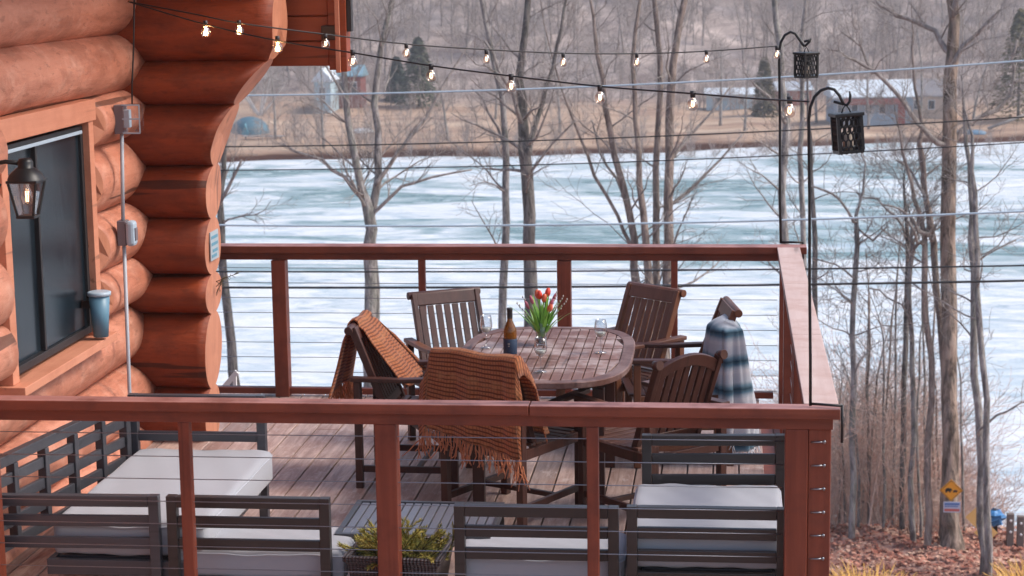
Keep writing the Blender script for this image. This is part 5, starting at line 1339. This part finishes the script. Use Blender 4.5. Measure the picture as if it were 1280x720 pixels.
# vase of tulips
c = P(677,431,z=TZ+.001)
t = thing('vase', 'clear glass vase filled with green stems', 'vase', c)
MB().lathe([(0,.002),(.026,.0),(.029,.004),(.032,.06),(.038,.125),(.0365,.125),(.0305,.06),(.027,.010),(0,.009)], seg=24).build('glass_body', M['glass'], t)
MB().lathe([(0,.0095),(.0255,.011),(.0295,.06),(.0315,.085),(0,.0855)], seg=20).build('water', glass('vase_water', (.82,.9,.78), .92), t)
t2 = thing('tulip_bouquet', 'red and pink tulips with pussy willow sprigs in the glass vase', 'flowers', c+Vector((0,0,.012)))
rng = random.Random(14); gm = plain('tulip_green', (.10,.24,.035), .55, var=.4, scale=30); gm2 = plain('tulip_leaf_green', (.20,.42,.06), .5, var=.35, scale=20)
st = MB(); lf = MB(); heads = []
for k, (dx, dy, h_, col) in enumerate([(-.005,-.02,.245,'red'),(.018,-.03,.23,'coral'),(-.045,.0,.215,'pink'),(.05,-.01,.20,'pink'),(.062,.02,.225,'pink'),(-.02,.03,.24,'coral'),(.03,.03,.25,'red'),(-.065,-.01,.19,'pink'),(.045,-.04,.18,'coral')]):
    b = Vector((rng.uniform(-.015,.015), rng.uniform(-.015,.015), 0)); e = Vector((dx,dy,h_)); md = Vector((dx*.25,dy*.25,h_*.5)); st.tube([b, md, e.lerp(md,.3)+Vector((0,0,.01)), e], .0032, 6); heads.append((e, (e-md).normalized(), col))
for k in range(46):
    a = rng.random()*6.283; L_ = rng.uniform(.15,.26); sp = rng.uniform(.1,.62); d = Vector((math.cos(a)*sp, math.sin(a)*sp, 1)).normalized(); b = Vector((math.cos(a)*.012, math.sin(a)*.012, .03)); sdv = Vector((-math.sin(a), math.cos(a), 0))
    prev = None; p = b; 
    for i in range(8):
        u = i/7; w_ = .0115*math.sin(min(1,u*1.15+.12)*math.pi)**.7 if u < .85 else .0115*(1-u)*2.2
        d = (d+Vector((math.cos(a)*.05*sp*2, math.sin(a)*.05*sp*2, -.035*sp*3))).normalized(); v0, v1 = len(lf.v), len(lf.v)+1; lf.v += [tuple(p-sdv*w_), tuple(p+sdv*w_)]
        if prev is not None: lf.face((prev[0],prev[1],v1,v0), 0, True)
        prev = (v0,v1); p = p+d*L_/7
st.build('stem', gm, t2); lf.build('leaf', gm2, t2)
cols = {'red': (.62,.05,.025), 'coral': (.66,.13,.06), 'pink': (.42,.11,.16)}
hm = {k: plain('tulip_'+k, v, .5, var=.25, scale=40) for k, v in cols.items()}
for e, d, col in heads:
    rot = d.to_track_quat('Z','Y').to_matrix(); s = .85 if col != 'pink' else .55
    m = MB(); m.lathe([(0.003,-.004),(.014*s,.004),(.019*s,.016),(.0175*s,.030),(.011*s,.044),(.006*s,.047)], e, 6, axis=rot); m.lathe([(0.003,-.002),(.012*s,.006),(.017*s,.018),(.016*s,.034),(.008*s,.046)], e, 3, axis=rot); m.build('blossom', hm[col], t2)
wm = MB(); bd = MB()
for (ex, ey, ez) in ((-.13,0,.21),(-.10,.02,.24),(.12,0,.25),(.145,-.01,.235),(.085,.01,.27)):
    p0 = Vector((0,0,.03)); p1 = Vector((ex*.35,ey,ez*.5)); p2 = Vector((ex,ey,ez)); pts = [p0, p1, p1.lerp(p2,.5)+Vector((0,0,.008)), p2]; wm.tube(pts, [.002,.0018,.0015,.001], 5)
    for k in range(7):
        u = .35+.65*k/6; q = p1.lerp(p2, u); q += Vector((rng.uniform(-.004,.004),0,.006)); bd.lathe([(0,-.006),(.004,-.002),(.004,.003),(0,.008)], q, 6)
wm.build('willow_sprig', plain('willow_brown', (.12,.06,.035), .8), t2); bd.build('catkin', plain('catkin_silver', (.42,.38,.34), .9), t2)

scene.render.resolution_x = 1024; scene.render.resolution_y = 576
